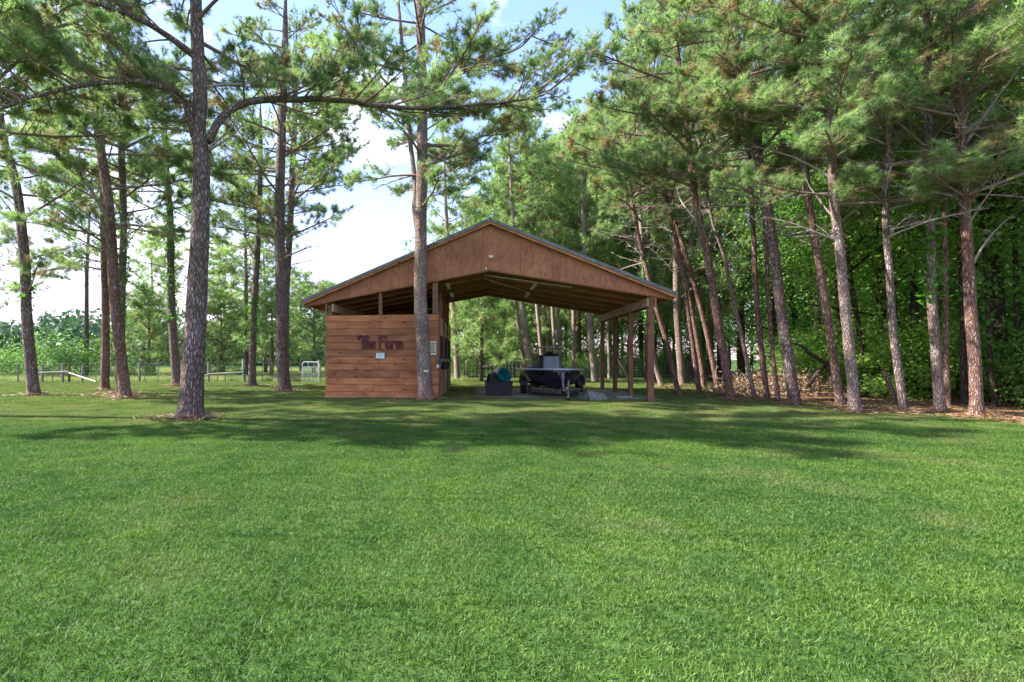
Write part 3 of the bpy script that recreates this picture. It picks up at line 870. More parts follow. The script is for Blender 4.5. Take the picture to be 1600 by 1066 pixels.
pine('slim sunlit pine standing over the middle of the brush pile', [(1200, 626), (1189, 540), (1182, 470), (1179, 400), (1174, 300), (1168, 200)], 15.9, 10, 7, H=14, live0=7, dead0=5, group=RIGHTG, mat='bark_red', nlive=16)
pine('thinnest upright pine beside the stout dark one', [(1217, 627), (1206, 540), (1199, 435), (1197, 380), (1190, 280), (1186, 160)], 15.6, 8, 6, H=13, live0=7.4, dead0=5, group=RIGHTG, mat='bark_red', nlive=14)
pine('stout dark pine leaning left with a flared base on the lawn edge', [(1243, 633), (1231, 557), (1222, 498), (1210, 400), (1195, 300), (1182, 235), (1170, 190), (1150, 60)], 14.3, 20, 14, H=16, live0=6.2, dead0=4.2, group=RIGHTG, bias=B, seg=24, ndead=12)
pine('reddish grey pine leaning left, close beside the straight grey one', [(1315, 636), (1301, 550), (1288, 463), (1278, 400), (1262, 300), (1253, 200), (1246, 60)], 13.7, 15, 11, H=15, live0=6.4, dead0=4, group=RIGHTG, mat='bark_red', bias=B)
pine('light grey pine standing clear on the lawn with a ring of red straw', [(1337, 645), (1329, 568), (1320, 477), (1313, 400), (1303, 310), (1297, 200), (1287, 60)], 12.25, 20, 13, H=15, live0=5.6, dead0=4, group=RIGHTG, bias=B, seg=24, mat='bark_pale')
pine('crooked pine leaning left in front of the twin dark trunks', [(1414, 647), (1402, 568), (1395, 515), (1390, 430), (1383, 320), (1391, 180), (1398, 60)], 12.0, 16, 9, H=14, live0=5.4, dead0=4, group=RIGHTG, bias=B, seg=22)
pine('pale pine with ivy on its upper trunk, in front of a thinner reddish one', [(1469, 645), (1462, 550), (1456, 470), (1455, 400), (1451, 250), (1450, 120), (1448, 20)], 12.25, 19, 13, H=15, live0=5.8, dead0=4, ivy=(2.6, 5.6, 380, 0), group=RIGHTG, bias=B, seg=24, mat='bark_pale')
pine('thin reddish pine tucked behind the pale ivy clad one', [(1481, 640), (1478, 540), (1477, 400), (1474, 250), (1470, 100)], 13.1, 11, 8, H=13.5, live0=6.6, dead0=4, group=RIGHTG, mat='bark_red', nlive=16)
pine('rightmost big pine with bright reddish bark and bare snapped side branches', [(1527, 652), (1523, 568), (1516, 470), (1512, 400), (1504, 250), (1498, 135), (1492, 0)], 11.35, 24, 16, H=15, live0=5.3, dead0=3.2, group=RIGHTG, mat='bark_red', seg=28, ndead=20)
pine('pine beyond the right edge whose boughs hang in', [(1690, 660), (1684, 400), (1680, 100)], 10.8, 26, 18, H=14, live0=5.0, dead0=3.4, group=RIGHTG, mat='bark_red', ndead=12)

# --- pines behind the barn
BG = 'pine trees standing behind the barn'
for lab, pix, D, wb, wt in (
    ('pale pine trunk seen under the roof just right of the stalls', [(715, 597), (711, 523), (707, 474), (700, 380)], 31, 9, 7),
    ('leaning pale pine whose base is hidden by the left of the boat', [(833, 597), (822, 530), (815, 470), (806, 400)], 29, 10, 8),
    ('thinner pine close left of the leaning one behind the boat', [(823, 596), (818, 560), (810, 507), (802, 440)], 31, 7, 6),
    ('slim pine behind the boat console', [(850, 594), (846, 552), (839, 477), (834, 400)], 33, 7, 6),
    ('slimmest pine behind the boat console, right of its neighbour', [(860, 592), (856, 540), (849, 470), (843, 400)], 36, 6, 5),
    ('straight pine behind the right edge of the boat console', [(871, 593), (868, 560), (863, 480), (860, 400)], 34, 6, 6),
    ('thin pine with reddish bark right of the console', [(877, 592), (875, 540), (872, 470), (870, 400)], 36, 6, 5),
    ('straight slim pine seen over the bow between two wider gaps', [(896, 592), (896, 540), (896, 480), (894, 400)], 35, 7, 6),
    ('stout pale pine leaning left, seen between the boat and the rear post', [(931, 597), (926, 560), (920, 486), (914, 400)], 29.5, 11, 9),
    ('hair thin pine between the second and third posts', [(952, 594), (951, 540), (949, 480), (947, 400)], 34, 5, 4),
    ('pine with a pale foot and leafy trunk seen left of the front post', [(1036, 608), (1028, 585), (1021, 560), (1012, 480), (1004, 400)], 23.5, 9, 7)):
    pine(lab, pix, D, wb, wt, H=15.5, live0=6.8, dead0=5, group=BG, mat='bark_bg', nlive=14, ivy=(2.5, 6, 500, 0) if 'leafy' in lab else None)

def far_pine(x, y, H, live0, s, label, group, mat='bark_grey', name='pine_tree'):
    global tree_n
    tree_n += 1
    rnd = random.Random(tree_n * 31)
    root = empty(name, (x, y, 0), rnd.uniform(0, 6), label=label, cat='tree', group=group)
    mb = MB(); mb.tube([(0, 0, -.2), (rnd.uniform(-.2, .2), 0, H * .5), (rnd.uniform(-.3, .3), rnd.uniform(-.3, .3), H)], [.17, .13, .03], 8)
    mb.build('trunk', M[mat], root, smooth=True)
    wme, nme = FAR_CROWNS[tree_n % 3]; k = (H + .2 - live0) / 10.5
    link('crown_limbs', wme, root, (0, 0, live0), None, (s, s, k)); link('crown', nme, root, (0, 0, live0), None, (s, s, k))
MG = 'light green pines of the stand beyond the barn'
ML = 'light green pine in the stand beyond the wire fence and the barn'
rnd = random.Random(77)
for (px, D, H) in ((700, 52, 14.5), (728, 47, 15.5), (752, 56, 18.5), (775, 44, 16.5), (800, 50, 19.5), (826, 46, 18.5), (848, 40, 16.5), (862, 54, 22), (884, 46, 21), (905, 38, 18.5), (925, 52, 24), (942, 44, 22), (962, 36, 19), (985, 48, 24),
                   (1002, 40, 21), (1022, 33, 18.5), (1040, 44, 23), (1060, 37, 21), (1082, 30, 18.5), (1010, 32, 24), (1060, 34, 25), (1110, 30, 22), (1160, 32, 24), (1210, 34, 24), (905, 62, 26), (965, 60, 27), (1100, 42, 23), (1125, 34, 20), (690, 60, 13.5)):
    p = at(px, 0, D); far_pine(p.x, p.y, H, rnd.uniform(2.8, 6.0), rnd.uniform(1.0, 1.25), ML, MG)
# left background pines beyond the fence whose crowns fill the gaps
LG2 = 'pine trees beyond the fence on the left'
for (px, D, H, l0, lab) in ((240, 45, 12.5, 3, 'pine beyond the fence seen left of the ivy wrapped trunk'), (-40, 36, 15, 4.5, 'pine beyond the fence at the left edge, behind the leftmost trunk'), (135, 37, 15.5, 6.5, 'pine beyond the fence whose crown fills the gap left of the curving pine'), (300, 34, 15, 5.5, 'pine beyond the fence directly behind the thick forked trunk'), (385, 36, 14.5, 5.0, 'pine beyond the fence behind the ivy sleeve pine'),
                            (350, 47, 12, 2.6, 'pine beyond the fence showing right of the thick trunk'), (415, 42, 12, 3.0, 'pine beyond the fence rising behind the small bushy pine'),
                            (470, 50, 9.5, 2.2, 'low pine beyond the metal gate'), (515, 56, 9.5, 2, 'distant pine whose top shows left of the barn roof'), (560, 60, 9.5, 2, 'distant pine half hidden by the stall end of the barn')):
    p = at(px, 0, D); far_pine(p.x, p.y, H, l0, 1.05, lab, LG2)

def px_of(x, y): return CX + x / y * F_PX
LAND = [(0, 'the leftmost trunk on the lawn'), (163, 'the thin straight pine'), (195, 'the curving pine pair'), (268, 'the ivy wrapped trunk'), (305, 'the thick forked pine'), (398, 'the ivy sleeve pine'), (440, 'the sunlit pine by the barn'),
        (490, 'the white gate'), (560, 'the stall end of the barn'), (660, 'the pine in front of the barn'), (712, 'the first trunk seen past the stalls'), (767, 'the ridge of the barn roof'), (800, 'the dark bin'), (860, 'the boat console'), (905, 'the right trailer wheel'),
        (940, 'the rearmost barn post'), (985, 'the second barn post'), (1014, 'the front corner post'), (1055, 'the right eave of the barn'), (1095, 'the thin leaning pair of pines'), (1143, 'the dark leaning pine'), (1200, 'the slim sunlit pine'), (1243, 'the stout dark pine'),
        (1300, 'the reddish grey pine'), (1337, 'the light grey pine'), (1400, 'the crooked pine'), (1430, 'the joined dark trunks'), (1469, 'the pale ivy clad pine'), (1525, 'the rightmost big pine'), (1590, 'the right edge of the wood')]
_seen = {}
def where(x, y):
    p = px_of(x, y); lx, nm = min(LAND, key=lambda q: abs(q[0] - p))
    side = 'left of' if p < lx - 9 else ('right of' if p > lx + 9 else 'right behind')
    return f'{side} {nm}', lx

# ------------------------------------------------------------------ the broadleaf wood on the right
def broad_tree(x, y, H, r, label, group, lean=0.0, s=1.0, crown0=.28, mat='bark_dark', pix=None, D=None, w=None, idx=None):
    global tree_n
    tree_n += 1
    rnd = random.Random(tree_n * 17)
    if pix:
        return pine(label, pix, D, w, w * .75, H=H, live0=H, dead0=H, nlive=0, ndead=0, mat=mat, group=group, name='broadleaf_tree', bare=True)
    root = empty('broadleaf_tree', (x, y, ground_z(x, y)), rnd.uniform(0, 6), label=label, cat='tree', group=group)
    P = smooth_path([(0, 0, -.15), (lean * .3, .1, H * .25), (lean * .7 + rnd.uniform(-.2, .2), 0, H * .55), (lean, 0, H * .95)], .5)
    link('trunk', trunk_mesh([Vector(p) for p in P], lambda z: max(.03, r * (1 - .85 * max(0, z) / H)), 10, M[mat], seed=tree_n), root)
    k = rnd.randrange(4) if idx is None else idx
    hh = H * (1 - crown0)
    loc = (lean * .6, 0, H * crown0); sc = (s, s, hh / 11.0)
    link('limbs', OAK_L[k % 2], root, loc, (0, 0, 0), sc, kind='stuff')
    link('crown', OAK[k], root, loc, (0, 0, 0), sc)
    return root
OG = 'dark broadleaf trunks in the wood'
for lab, pix, D, w in (
    ('dark curved trunk seen between the light grey pine and the crooked pine', [(1350, 620), (1350, 590), (1347, 550), (1338, 490), (1328, 430), (1322, 340)], 17.5, 11),
    ('upright dark trunk of the joined pair behind the crooked pine', [(1432, 624), (1432, 590), (1430, 533), (1428, 450), (1424, 350)], 17, 17),
    ('slanting mossy trunk of the joined pair behind the crooked pine', [(1424, 620), (1418, 590), (1407, 540), (1396, 480), (1384, 400)], 17.2, 15),
    ('brown trunk just left of the rightmost big pine', [(1507, 636), (1505, 560), (1504, 470), (1500, 380), (1498, 300)], 14, 13),
    ('ivy speckled thin trunk right of the rightmost big pine', [(1555, 642), (1552, 600), (1547, 557), (1542, 463), (1538, 380)], 13.4, 10),
    ('dark leafy trunk at the right edge of the wood', [(1590, 641), (1591, 560), (1589, 470), (1586, 380)], 14, 13),
    ('blackish trunk hidden close behind the light grey pine', [(1318, 612), (1314, 560), (1310, 480), (1304, 400), (1300, 340)], 20, 11)):
    r = pine(lab, pix, D, w, w * .7, H=13, mat='bark_dark', group=OG, name='broadleaf_tree', bare=True, ivy=(1.2, 4.5, 160, 0) if ('ivy' in lab or 'leafy' in lab) else None)
    k = tree_n % 4
    link('limbs', OAK_L[k % 2], r, (-.4, 0, 4.2), None, (.8, .8, .85), kind='stuff'); link('crown', OAK[k], r, (-.4, 0, 4.0), None, (.8, .8, .85))

WG = 'broadleaf trees deep in the wood behind the row of pines'
WL = 'leafy broadleaf tree in the dense wood behind the leaning row of pines'
rnd = random.Random(41)
placed = []
def ok(x, y, dmin):
    return all((x - a) ** 2 + (y - b) ** 2 > dmin * dmin for a, b in placed)
for (lo, hi, y0, y1, n, dm) in ((16.5, 20, 9, 34, 11, 3.4), (20, 30, 8, 48, 20, 4.2), (30, 52, 10, 60, 24, 5.0)):
    c = 0
    for _ in range(900):
        if c >= n: break
        x, y = rnd.uniform(lo, hi), rnd.uniform(y0, y1)
        if not ok(x, y, dm) or x < floor_edge_x(y) + 3.4: continue
        placed.append((x, y)); c += 1
        broad_tree(x, y, rnd.uniform(12, 17) * (1.15 if x > 20 else .95), rnd.uniform(.10, .2), WL, WG, rnd.uniform(-.8, .8), rnd.uniform(.85, 1.15), rnd.uniform(.12, .30))
for i in range(70):
    x, y = rnd.uniform(19, 46), rnd.uniform(7, 34)
    if x < floor_edge_x(y) + 5: x += 8
    placed.append((x, y))
    tag(link('bush', BUSH[i % 3], None, (x, y, -.4), (0, 0, i), (1.9, 1.9, 1.9)), 'tall thicket bush far inside the wood behind the row of pines', 'bush', 'thicket bushes far inside the wood')
# wood behind the barn
WBG, WBL = 'broadleaf trees of the wood beyond the wire fence', 'broadleaf tree in the wood beyond the wire fence, seen past the barn'
for i in range(29):
    px = 735 + i * 21 + rnd.uniform(-8, 8); D = rnd.uniform(40, 62)
    p = at(px, 0, D)
    broad_tree(p.x, p.y, rnd.uniform(9, 13), .16, WBL, WBG, rnd.uniform(-.5, .5), rnd.uniform(.9, 1.2), rnd.uniform(.04, .12))

# undergrowth
def bush(x, y, s, label, group, k=None, kind='bush', sz=1.0, coll=None, rz=None):
    coll = coll or BUSH
    o = link(kind, coll[rnd.randrange(len(coll)) if k is None else k], None, (x, y, -.25 * s), (0, 0, rnd.uniform(0, 6) if rz is None else rz), (s, s, s * sz))
    return tag(o, label, 'bush', group)
UG, UL = 'bushes of the undergrowth in the wood', 'green bush of the undergrowth under the wood behind the row of pines'
for i in range(64):
    y = rnd.uniform(9, 36); x = floor_edge_x(y) + 2.7 + abs(rnd.gauss(0, 2.6)) + (1.2 if y < 16 else 0)
    bush(x, y, rnd.uniform(.5, 1.15), UL, UG)
FG, FL = 'bushes along the wire fence behind the barn', 'low green bush in the scrub along the wire fence behind the barn'
for i in range(26):
    p = at(700 + i * 16 + rnd.uniform(-5, 5), 0, rnd.uniform(37.5, 41)); bush(p.x, p.y, rnd.uniform(.7, 1.1), FL, FG)
PG, PL = 'light green saplings beyond the fence on the left', 'light green leafy sapling in the growth beyond the post and wire fence'
for i, px in enumerate((-20, 12, 40, 70, 92, 116, 142, 166, 205, 230, 300, 318, 345, 370)):
    D = rnd.uniform(34, 42); p = at(px, 0, D)
    bush(p.x, p.y, rnd.uniform(.6, 1.0) * (1.15 if px < 150 else .6), PL, PG, kind='sapling', coll=SAPL)

# brush pile and its fallen boughs
def brush_pile():
    c = at(1213, 0, 18.2); c.z = 0
    g = np.random.default_rng(3)
    root = empty('brush_pile', c, label='heap of dry brown brush and leaves at the edge of the wood', cat='brush pile')
    n = 6500
    P = g.normal(0, 1, (n, 3)) * np.array([1.15, .7, .42]); P[:, 2] = np.abs(P[:, 2]) * (1 - .3 * np.abs(P[:, 0]) / 2)
    V, Fc = leaves(P, g, .11, .5, .2)
    link('dry_leaves', np_mesh('dry_leaves', V, Fc, M['brown_leaf']), root, kind='stuff')
    mb = MB(); r = random.Random(9)
    for i in range(70):
        p0 = (r.gauss(0, 1.0), r.gauss(0, .5), 0.0)
        pts = curve_pts(p0, (r.uniform(-1, 1), r.uniform(-.6, .6), r.uniform(.2, 1)), r.uniform(.7, 1.9), 5, -.08, .2, r)
        mb.tube(pts, [.016, .013, .011, .008, .006, .004], 4, cap=False)
    link('sticks', mb.mesh('sticks', M['dead']), root, kind='stuff')
brush_pile()
def fallen(label, pix, D, r0, r1, name='fallen_branch', mat='bark_dark'):
    W = [at(x, y, D) for x, y in pix]; base = Vector((W[0].x, D, 0))
    mb = MB(); P = smooth_path(W, .15)
    mb.tube([p - base for p in P], [r0 + (r1 - r0) * i / len(P) for i in range(len(P))], 8)
    me = mb.mesh(name, M[mat], True)
    return link(name, me, None, base, label=label, cat='branch')
fallen('dark fallen bough arching down behind the stout dark pine', [(1302, 606), (1298, 580), (1290, 568), (1267, 554), (1253, 541), (1236, 535)], 17, .10, .03)
fallen('dark forked bough propped on the ground beside the arching one', [(1262, 603), (1270, 592), (1280, 580), (1292, 570)], 17.2, .07, .05)
fallen('broken slanting stump with an orange splintered top', [(1400, 631), (1391, 605), (1380, 579)], 14.9, .075, .055, 'broken_stump', 'bark_red')
fallen('pale bare bough lying against the wire fence between the posts', [(962, 556), (972, 572), (982, 590), (990, 604)], 27, .05, .08, mat='bark_pale')

# far wood on the left
def far_wood():
    g = np.random.default_rng(8); Vs = []; Fs = []; b = 0
    for i in range(95):
        px = g.uniform(-120, 640); D = g.uniform(95, 150); p = at(px, 0, D)
        H = D / F_PX * (g.uniform(48, 72) if px > 60 else g.uniform(40, 62)) + 1.3; R = g.uniform(3.5, 6)
        n = 420
        c = unit(g.normal(0, 1, (n, 3))) * (.75 + .25 * g.random((n, 1)))
        c = c * (1 + .25 * np.sin(c[:, :1] * 6 + i) + .2 * np.cos(c[:, 1:2] * 7 + i)) * np.array([R, R, H / 2]) + np.array([p.x, p.y, H * .5])
        c = c + g.normal(0, .35, c.shape)
        V, Fc = leaves(c, g, 1.15, .8, .3); Vs.append(V); Fs.append(Fc + b); b += len(V)
    link('far_wood', np_mesh('far_wood', np.concatenate(Vs), np.concatenate(Fs), M['leaf_far']), kind='stuff')
far_wood()
def flat_tree():
    D = 105; p = at(232, 0, D)
    root = empty('broadleaf_tree', (p.x, p.y, 0), label='flat topped tree standing above the far wood beyond the fence', cat='tree')
    mb = MB(); mb.tube([(0, 0, 0), (.3, 0, 6), (0, 0, 11)], [.3, .22, .08], 8)
    r = random.Random(3)
    for i in range(8):
        a = r.uniform(0, 6.28); mb.tube([(0, 0, 7.0), (math.cos(a) * 2, math.sin(a) * 2, 9.4), (math.cos(a) * 4, math.sin(a) * 4, 10.6)], [.12, .08, .03], 5)
    mb.build('trunk', M['bark_grey'], root)
    g = np.random.default_rng(5); P = []
    for i in range(26):
        a = g.uniform(0, 6.28); q = 4.2 * math.sqrt(g.random()); P.append(np.array([math.cos(a) * q, math.sin(a) * q, 10.6 + g.uniform(0, 1.4)]) + g.normal(0, 1, (40, 3)) * np.array([.8, .8, .28]))
    V, Fc = leaves(np.concatenate(P), g, .5, .7, .5); link('crown', np_mesh('crown', V, Fc, M['leaf_far']), root)
flat_tree()

# ------------------------------------------------------------------ barn
barn = empty('pole_barn', BARN, ANG, label='open brown wooden barn with a boarded stall end and metal roof', cat='barn')
_box_cache = {}
def part_box(name, c, d, mat, bevel=.004, rot=None, parent=None, **kw):
    key = (round(d[0], 3), round(d[1], 3), round(d[2], 3), mat, bevel)
    if key not in _box_cache: _box_cache[key] = MB().box((0, 0, 0), d).mesh(name, M[mat], bevel=bevel)
    return link(name, _box_cache[key], parent or barn, c, rot, **kw)

RX, RZ, SL = 5.42, 5.84, .42                      # ridge x, top height, roof slope
GZ, GS = 4.22, .178
XL, XR = -.93, 11.02                              # gable bottom apex and slope
def slope(x): return .396 if x < RX else .450
def roof_z(x): return RZ - slope(x) * abs(x - RX)
def gab_z(x): return GZ - (.170 if x < RX else .190) * abs(x - RX)
def eave(side): return XR if side > 0 else XL
r = random.Random(21)
# front wall: horizontal boards, some in two lengths
WX0, WX1, WH = -.14, 3.74, 2.86
nb = 12; bh = WH / nb
z = -.03
hs = [.24, .235, .24, .25, .23, .24, .225, .245, .24, .235, .24, .22]
cuts = {0: None, 1: 1.55, 2: None, 3: 2.4, 5: 1.75, 7: 1.2, 9: 1.75, 10: 1.75, 11: 1.75}
for i, h in enumerate(hs):
    cut = cuts.get(i)
    spans = [(WX0 + r.uniform(-.03, .02), WX1)] if cut is None else [(WX0 + r.uniform(-.03, .02), cut - .003), (cut + .003, WX1)]
    for a, b in spans:
        part_box('plank', ((a + b) / 2, -.10 + r.uniform(-.005, .005), z + h / 2), (b - a, .036, h - .010), 'wall_wood', .005, rot=(r.uniform(-.006, .006), 0, 0))
    z += h
# left, rear walls of the stall block (boards)
for i in range(12):
    part_box('plank', (-.10, 3.1, -.03 + .238 * (i + .5)), (.036, 6.2, .228), 'wall_wood', .004)
    part_box('plank', (1.83, 6.28, -.03 + .238 * (i + .5)), (3.75, .036, .228), 'wall_wood', .004)
for i in range(4):
    zz = 2.86 + .26 * (i + .5)
    part_box('plank', (1.83, 6.28, zz), (3.75, .036, .252), 'wall_wood', .004)
# posts
def post(x, y, h, s=.17, mat='post_wood'):
    part_box('post', (x, y, h / 2 - .1), (s, s, h + .2), mat, .008)
for y in (0.0, 2.07, 4.13, 6.2):
    post(BW, y, 3.22 if y else 3.24, .18 if y == 0 else .14)
    post(0, y, 3.18, .15)
post(3.62, 0.02, 3.86, .17); post(1.76, .02, 3.55, .12)
for y in (2.07, 4.13, 6.2): post(3.62, y, 3.8, .14)
# headers along the posts
for x, sx in ((BW, -1), (0, 1)):
    part_box('header_beam', (x + sx * .11, 3.1, 3.08), (.045, 6.5, .27), 'light_wood', .004)
    part_box('header_beam', (x - sx * .115, 3.1, 3.08), (.045, 6.5, .27), 'wall_wood', .004)
# gable panels, front and back
xs = [-.93, 0.30, 1.52, 2.74, 3.96, 5.18, 6.40, 7.62, 8.84, 10.06, 11.00]
for yy, yb in ((-.13, -.115), (6.44, 6.425)):
    for a, b in zip(xs, xs[1:]):
        a2, b2 = a + .003, b - .003
        pts = [a2] + ([RX] if a2 < RX < b2 else []) + [b2]
        poly = [(x, yy, gab_z(x)) for x in pts] + [(x, yy, roof_z(x) - .03) for x in reversed(pts)]
        MB().prism(poly, (0, yb - yy, 0)).build('gable_panel', M['ply'], barn)
    # bottom trim batten
    for s_, x1 in ((-1, -.93), (1, 11.0)):
        MB().bar((RX, yy + (.06 if yy < 1 else -.06), gab_z(RX) + .02), (x1, yy + (.06 if yy < 1 else -.06), gab_z(x1) + .02), .04, .09).build('gable_batten', M['wall_wood'], barn)
# trusses' lower chords and ceiling boards running with them
for side in (-1, 1):
    x1 = eave(side) - side * .15
    y = -.02
    k = 0
    while y < 6.35:
        yc = y + .14
        a, b = (RX, yc, gab_z(RX) + .10 + (.004 if k % 2 else 0)), (x1, yc, gab_z(x1) + .10 + (.004 if k % 2 else 0))
        MB().bar(a, b, .272, .02).build('ceiling_board', M['ceil_wood'], barn)
        y += .285; k += 1
    for yc in (0.02, 1.25, 2.48, 3.71, 4.94, 6.17):
        MB().bar((RX, yc, gab_z(RX) + .035), (x1, yc, gab_z(x1) + .035), .045, .10).build('truss_chord', M['ceil_wood'], barn)
# roof: ribbed sheets
y = -.30; ends = (RX + 6.08, RX - 6.08)
while y < 6.5:
    for side in (-1, 1):
        xe = eave(side)
        mb = MB()
        prof = [(0, 0), (.20, 0), (.215, .022), (.245, .022), (.26, 0), (.50, 0), (.515, .022), (.545, .022), (.56, 0), (.80, 0), (.815, .022), (.845, .022), (.86, 0), (.90, 0)]
        poly = [(RX, y + p, roof_z(RX) + .005 + q) for p, q in prof] + [(RX, y + p, roof_z(RX) - .002) for p in (.90, 0)]
        off = (xe - RX, 0, -slope(xe) * abs(xe - RX))
        mb.prism(poly, off).build('roof_sheet', M['roof'], barn)
    y += .905
for side in (-1, 1):
    xe = eave(side)
    for yy, dz in ((-.315, 0), (6.96, 0)):
        MB().bar((RX, yy, roof_z(RX) - .025), (xe, yy, roof_z(xe) - .025), .03, .10).build('rake_trim', M['trim'], barn)
        MB().bar((RX, yy + .03, roof_z(RX) - .11), (xe, yy + .03, roof_z(xe) - .11), .035, .09).build('fascia_board', M['wall_wood'], barn)
    part_box('eave_fascia', (xe, 3.32, roof_z(xe) - .07), (.03, 7.2, .12), 'wall_wood')
    # rafter tails under the eaves
    for k in range(10):
        yy = .05 + k * .69
        MB().bar((xe - side * .92, yy, roof_z(xe - side * .92) - .09), (xe - side * .03, yy, roof_z(xe) - .09), .045, .12).build('rafter_tail', M['wall_wood'], barn)
    for k in range(6):
        xx = xe - side * (1.02 - k * .19)
        part_box('soffit_board', (xx, 3.32, roof_z(xx) - .022 - (.0)), (.17, 7.1, .018), 'ceil_wood', 0, rot=(0, side * math.atan(slope(xe)), 0))
MB().prism([(RX - .16, -.33, RZ - .05), (RX, -.33, RZ + .035), (RX + .16, -.33, RZ - .05), (RX, -.33, RZ + .012)], (0, 7.3, 0)).build('ridge_cap', M['trim'], barn)
# stall side facing the aisle: three bays of lower panel, barred window and upper panel
for k in range(3):
    y0, y1 = .10 + k * 2.06, 2.0 + k * 2.06
    yc, L_ = (y0 + y1) / 2, y1 - y0
    part_box('stall_door', (3.73, yc, .66), (.03, L_ - .06, 1.32), 'stall_ply')
    d = part_box('upper_panel', (3.73, yc, 2.46), (.03, L_ - .06, .62), 'stall_ply')
    for q in range(9):
        part_box('window_bar', (3.73, y0 + .1 + q * (L_ - .2) / 8, 1.74), (.016, .016, .84), 'black', 0)
    part_box('door_frame', (3.745, y0, 1.4), (.07, .09, 2.85), 'post_wood')
    part_box('door_frame', (3.745, y1, 1.4), (.07, .09, 2.85), 'post_wood')
    part_box('hinge', (3.76, y0 + .25, 1.0), (.02, .3, .05), 'black', 0)
    # partitions inside the stalls
    part_box('partition', (1.8, y1 + .05, 1.4), (3.5, .04, 2.8), 'ceil_wood')
    part_box('stall_back', (.02, yc, 2.0), (.03, L_, 2.2), 'ceil_wood')
part_box('partition', (3.60, 4.2, 3.35), (.03, 4.2, .9), 'ceil_wood')
MB().tube([(3.70, -.06, 0), (3.70, -.06, 3.9)], .022, 8).build('conduit', M['galv'], barn)
part_box('switch_box', (3.70, -.14, 1.30), (.10, .07, .16), 'galv'); part_box('switch_box', (3.72, -.13, 1.08), (.08, .06, .10), 'white')
MB().tube([(3.86, 1.2, .95), (3.86, 1.2, 1.22)], [.13, .17], 14).build('feed_bucket', M['black'], barn)
# tube lights under the ceiling and the pale conduit runs
def blat(px0, py0, px1, py1, ya, yb, w):
    def loc(px, py, yl):
        d = Vector(((px - CX) / F_PX, 1, -(py - CY) / F_PX)); P0 = BARN + EY * yl; C = Vector((0, 0, CAM_H))
        t = (P0 - C).dot(EY) / d.dot(EY); P = C + d * t; q = P - BARN
        return Vector((q.dot(EX), yl, q.z))
    return loc(px0, py0, ya), loc(px1, py1, yb)
for k, (x, y) in enumerate(((6.95, 1.4), (6.95, 3.7), (3.98, 1.2), (3.98, 3.4))):
    zc = gab_z(x) - .06
    t = part_box('light_fixture', (x, y, zc), (.13, 1.2, .05), 'brass')
    MB().tube([(-.0, -.56, -.045), (0, .56, -.045)], .018, 8).build('tube', M['lens'], t)
for a, b in (((5.25, .5, gab_z(5.25) - .03), (8.1, .5, gab_z(8.1) - .03)), ((5.25, 1.2, gab_z(5.25) - .03), (6.95, 3.2, gab_z(6.95) - .03))):
    MB().tube([a, b], .014, 6).build('conduit', M['white'], barn)
# gable floodlight
fl = part_box('flood_light', (5.45, -.17, 4.64), (.15, .07, .10), 'brass', .01)
part_box('lamp_lens', (0, -.04, -.012), (.11, .012, .055), 'lens', 0, parent=fl)
part_box('hook', (5.30, -.17, 4.26), (.05, .04, .06), 'white', .006)

# --- "The Farm" sign, cut from dark red wood
sign = empty('farm_sign', barn_w(1.0, -.125, 1.66), ANG, label='dark red carved wooden letters reading The Farm on the stall wall', cat='sign')
LET = {
 'T': ([[(0, .40), (.09, .44), (.20, .40), (.33, .44), (.37, .38)], [(.19, .40), (.17, .22), (.19, .0)], [(.02, .40), (.04, .30)], [(.24, .34), (.27, .12)]], .0),
 'h': ([[(.0, .42), (.01, .20), (.0, .02)], [(.0, .18), (.07, .23), (.11, .18), (.11, .02)]], .29),
 'e': ([[(.0, .13), (.13, .14), (.12, .22), (.05, .24), (.0, .14), (.03, .04), (.13, .04)]], .46),
 'F': ([[(.03, .0), (.05, .22), (.03, .42)], [(-.02, .41), (.12, .43), (.27, .39)], [(.05, .24), (.20, .25)]], .72),
 'a': ([[(.12, .22), (.04, .22), (.0, .12), (.04, .04), (.11, .08)], [(.13, .25), (.12, .02)]], .98),
 'r': ([[(.0, .25), (.01, .02)], [(.01, .18), (.06, .25), (.12, .22)]], 1.17),
 'm': ([[(.0, .26), (.01, .02)], [(.01, .20), (.06, .25), (.09, .19), (.09, .03)], [(.09, .20), (.14, .25), (.18, .19), (.19, .02)]], 1.34)}
for ch, (strokes, ox) in LET.items():
    mb = MB()
    for si, st in enumerate(strokes):
        for (x0, z0), (x1, z1) in zip(st, st[1:]):
            dx, dz = x1 - x0, z1 - z0; l = math.hypot(dx, dz) or 1; ux, uz = dx / l, dz / l; w = .034 if si else .041
            e = .012
            poly = [(ox + x0 - ux * e - uz * w, si * .0 , z0 - uz * e + ux * w), (ox + x0 - ux * e * 1.8, 0, z0 - uz * e * 1.8), (ox + x0 - ux * e + uz * w, 0, z0 - uz * e - ux * w),
                    (ox + x1 + ux * e + uz * w * .85, 0, z1 + uz * e - ux * w * .85), (ox + x1 + ux * e * 2, 0, z1 + uz * e * 2), (ox + x1 + ux * e - uz * w * .85, 0, z1 + uz * e + ux * w * .85)]
            mb.prism(poly, (0, -.035 - .002 * si, 0))
    mb.build('letter', M['sign'], sign)
def notice(name, c, w, h, mat, label, frame=None):
    o = empty(name, barn_w(*c), ANG, label=label, cat='notice')
    MB().box((0, 0, 0), (w, .015, h)).build('board', M[mat], o)
    if frame:
        mb = MB()
        for sx in (-1, 1): mb.box((sx * (w / 2 + .01), -.003, 0), (.02, .022, h + .04))
        for sz in (-1, 1): mb.box((0, -.003, sz * (h / 2 + .01)), (w, .022, .02))
        mb.build('frame', M[frame], o)
    return o
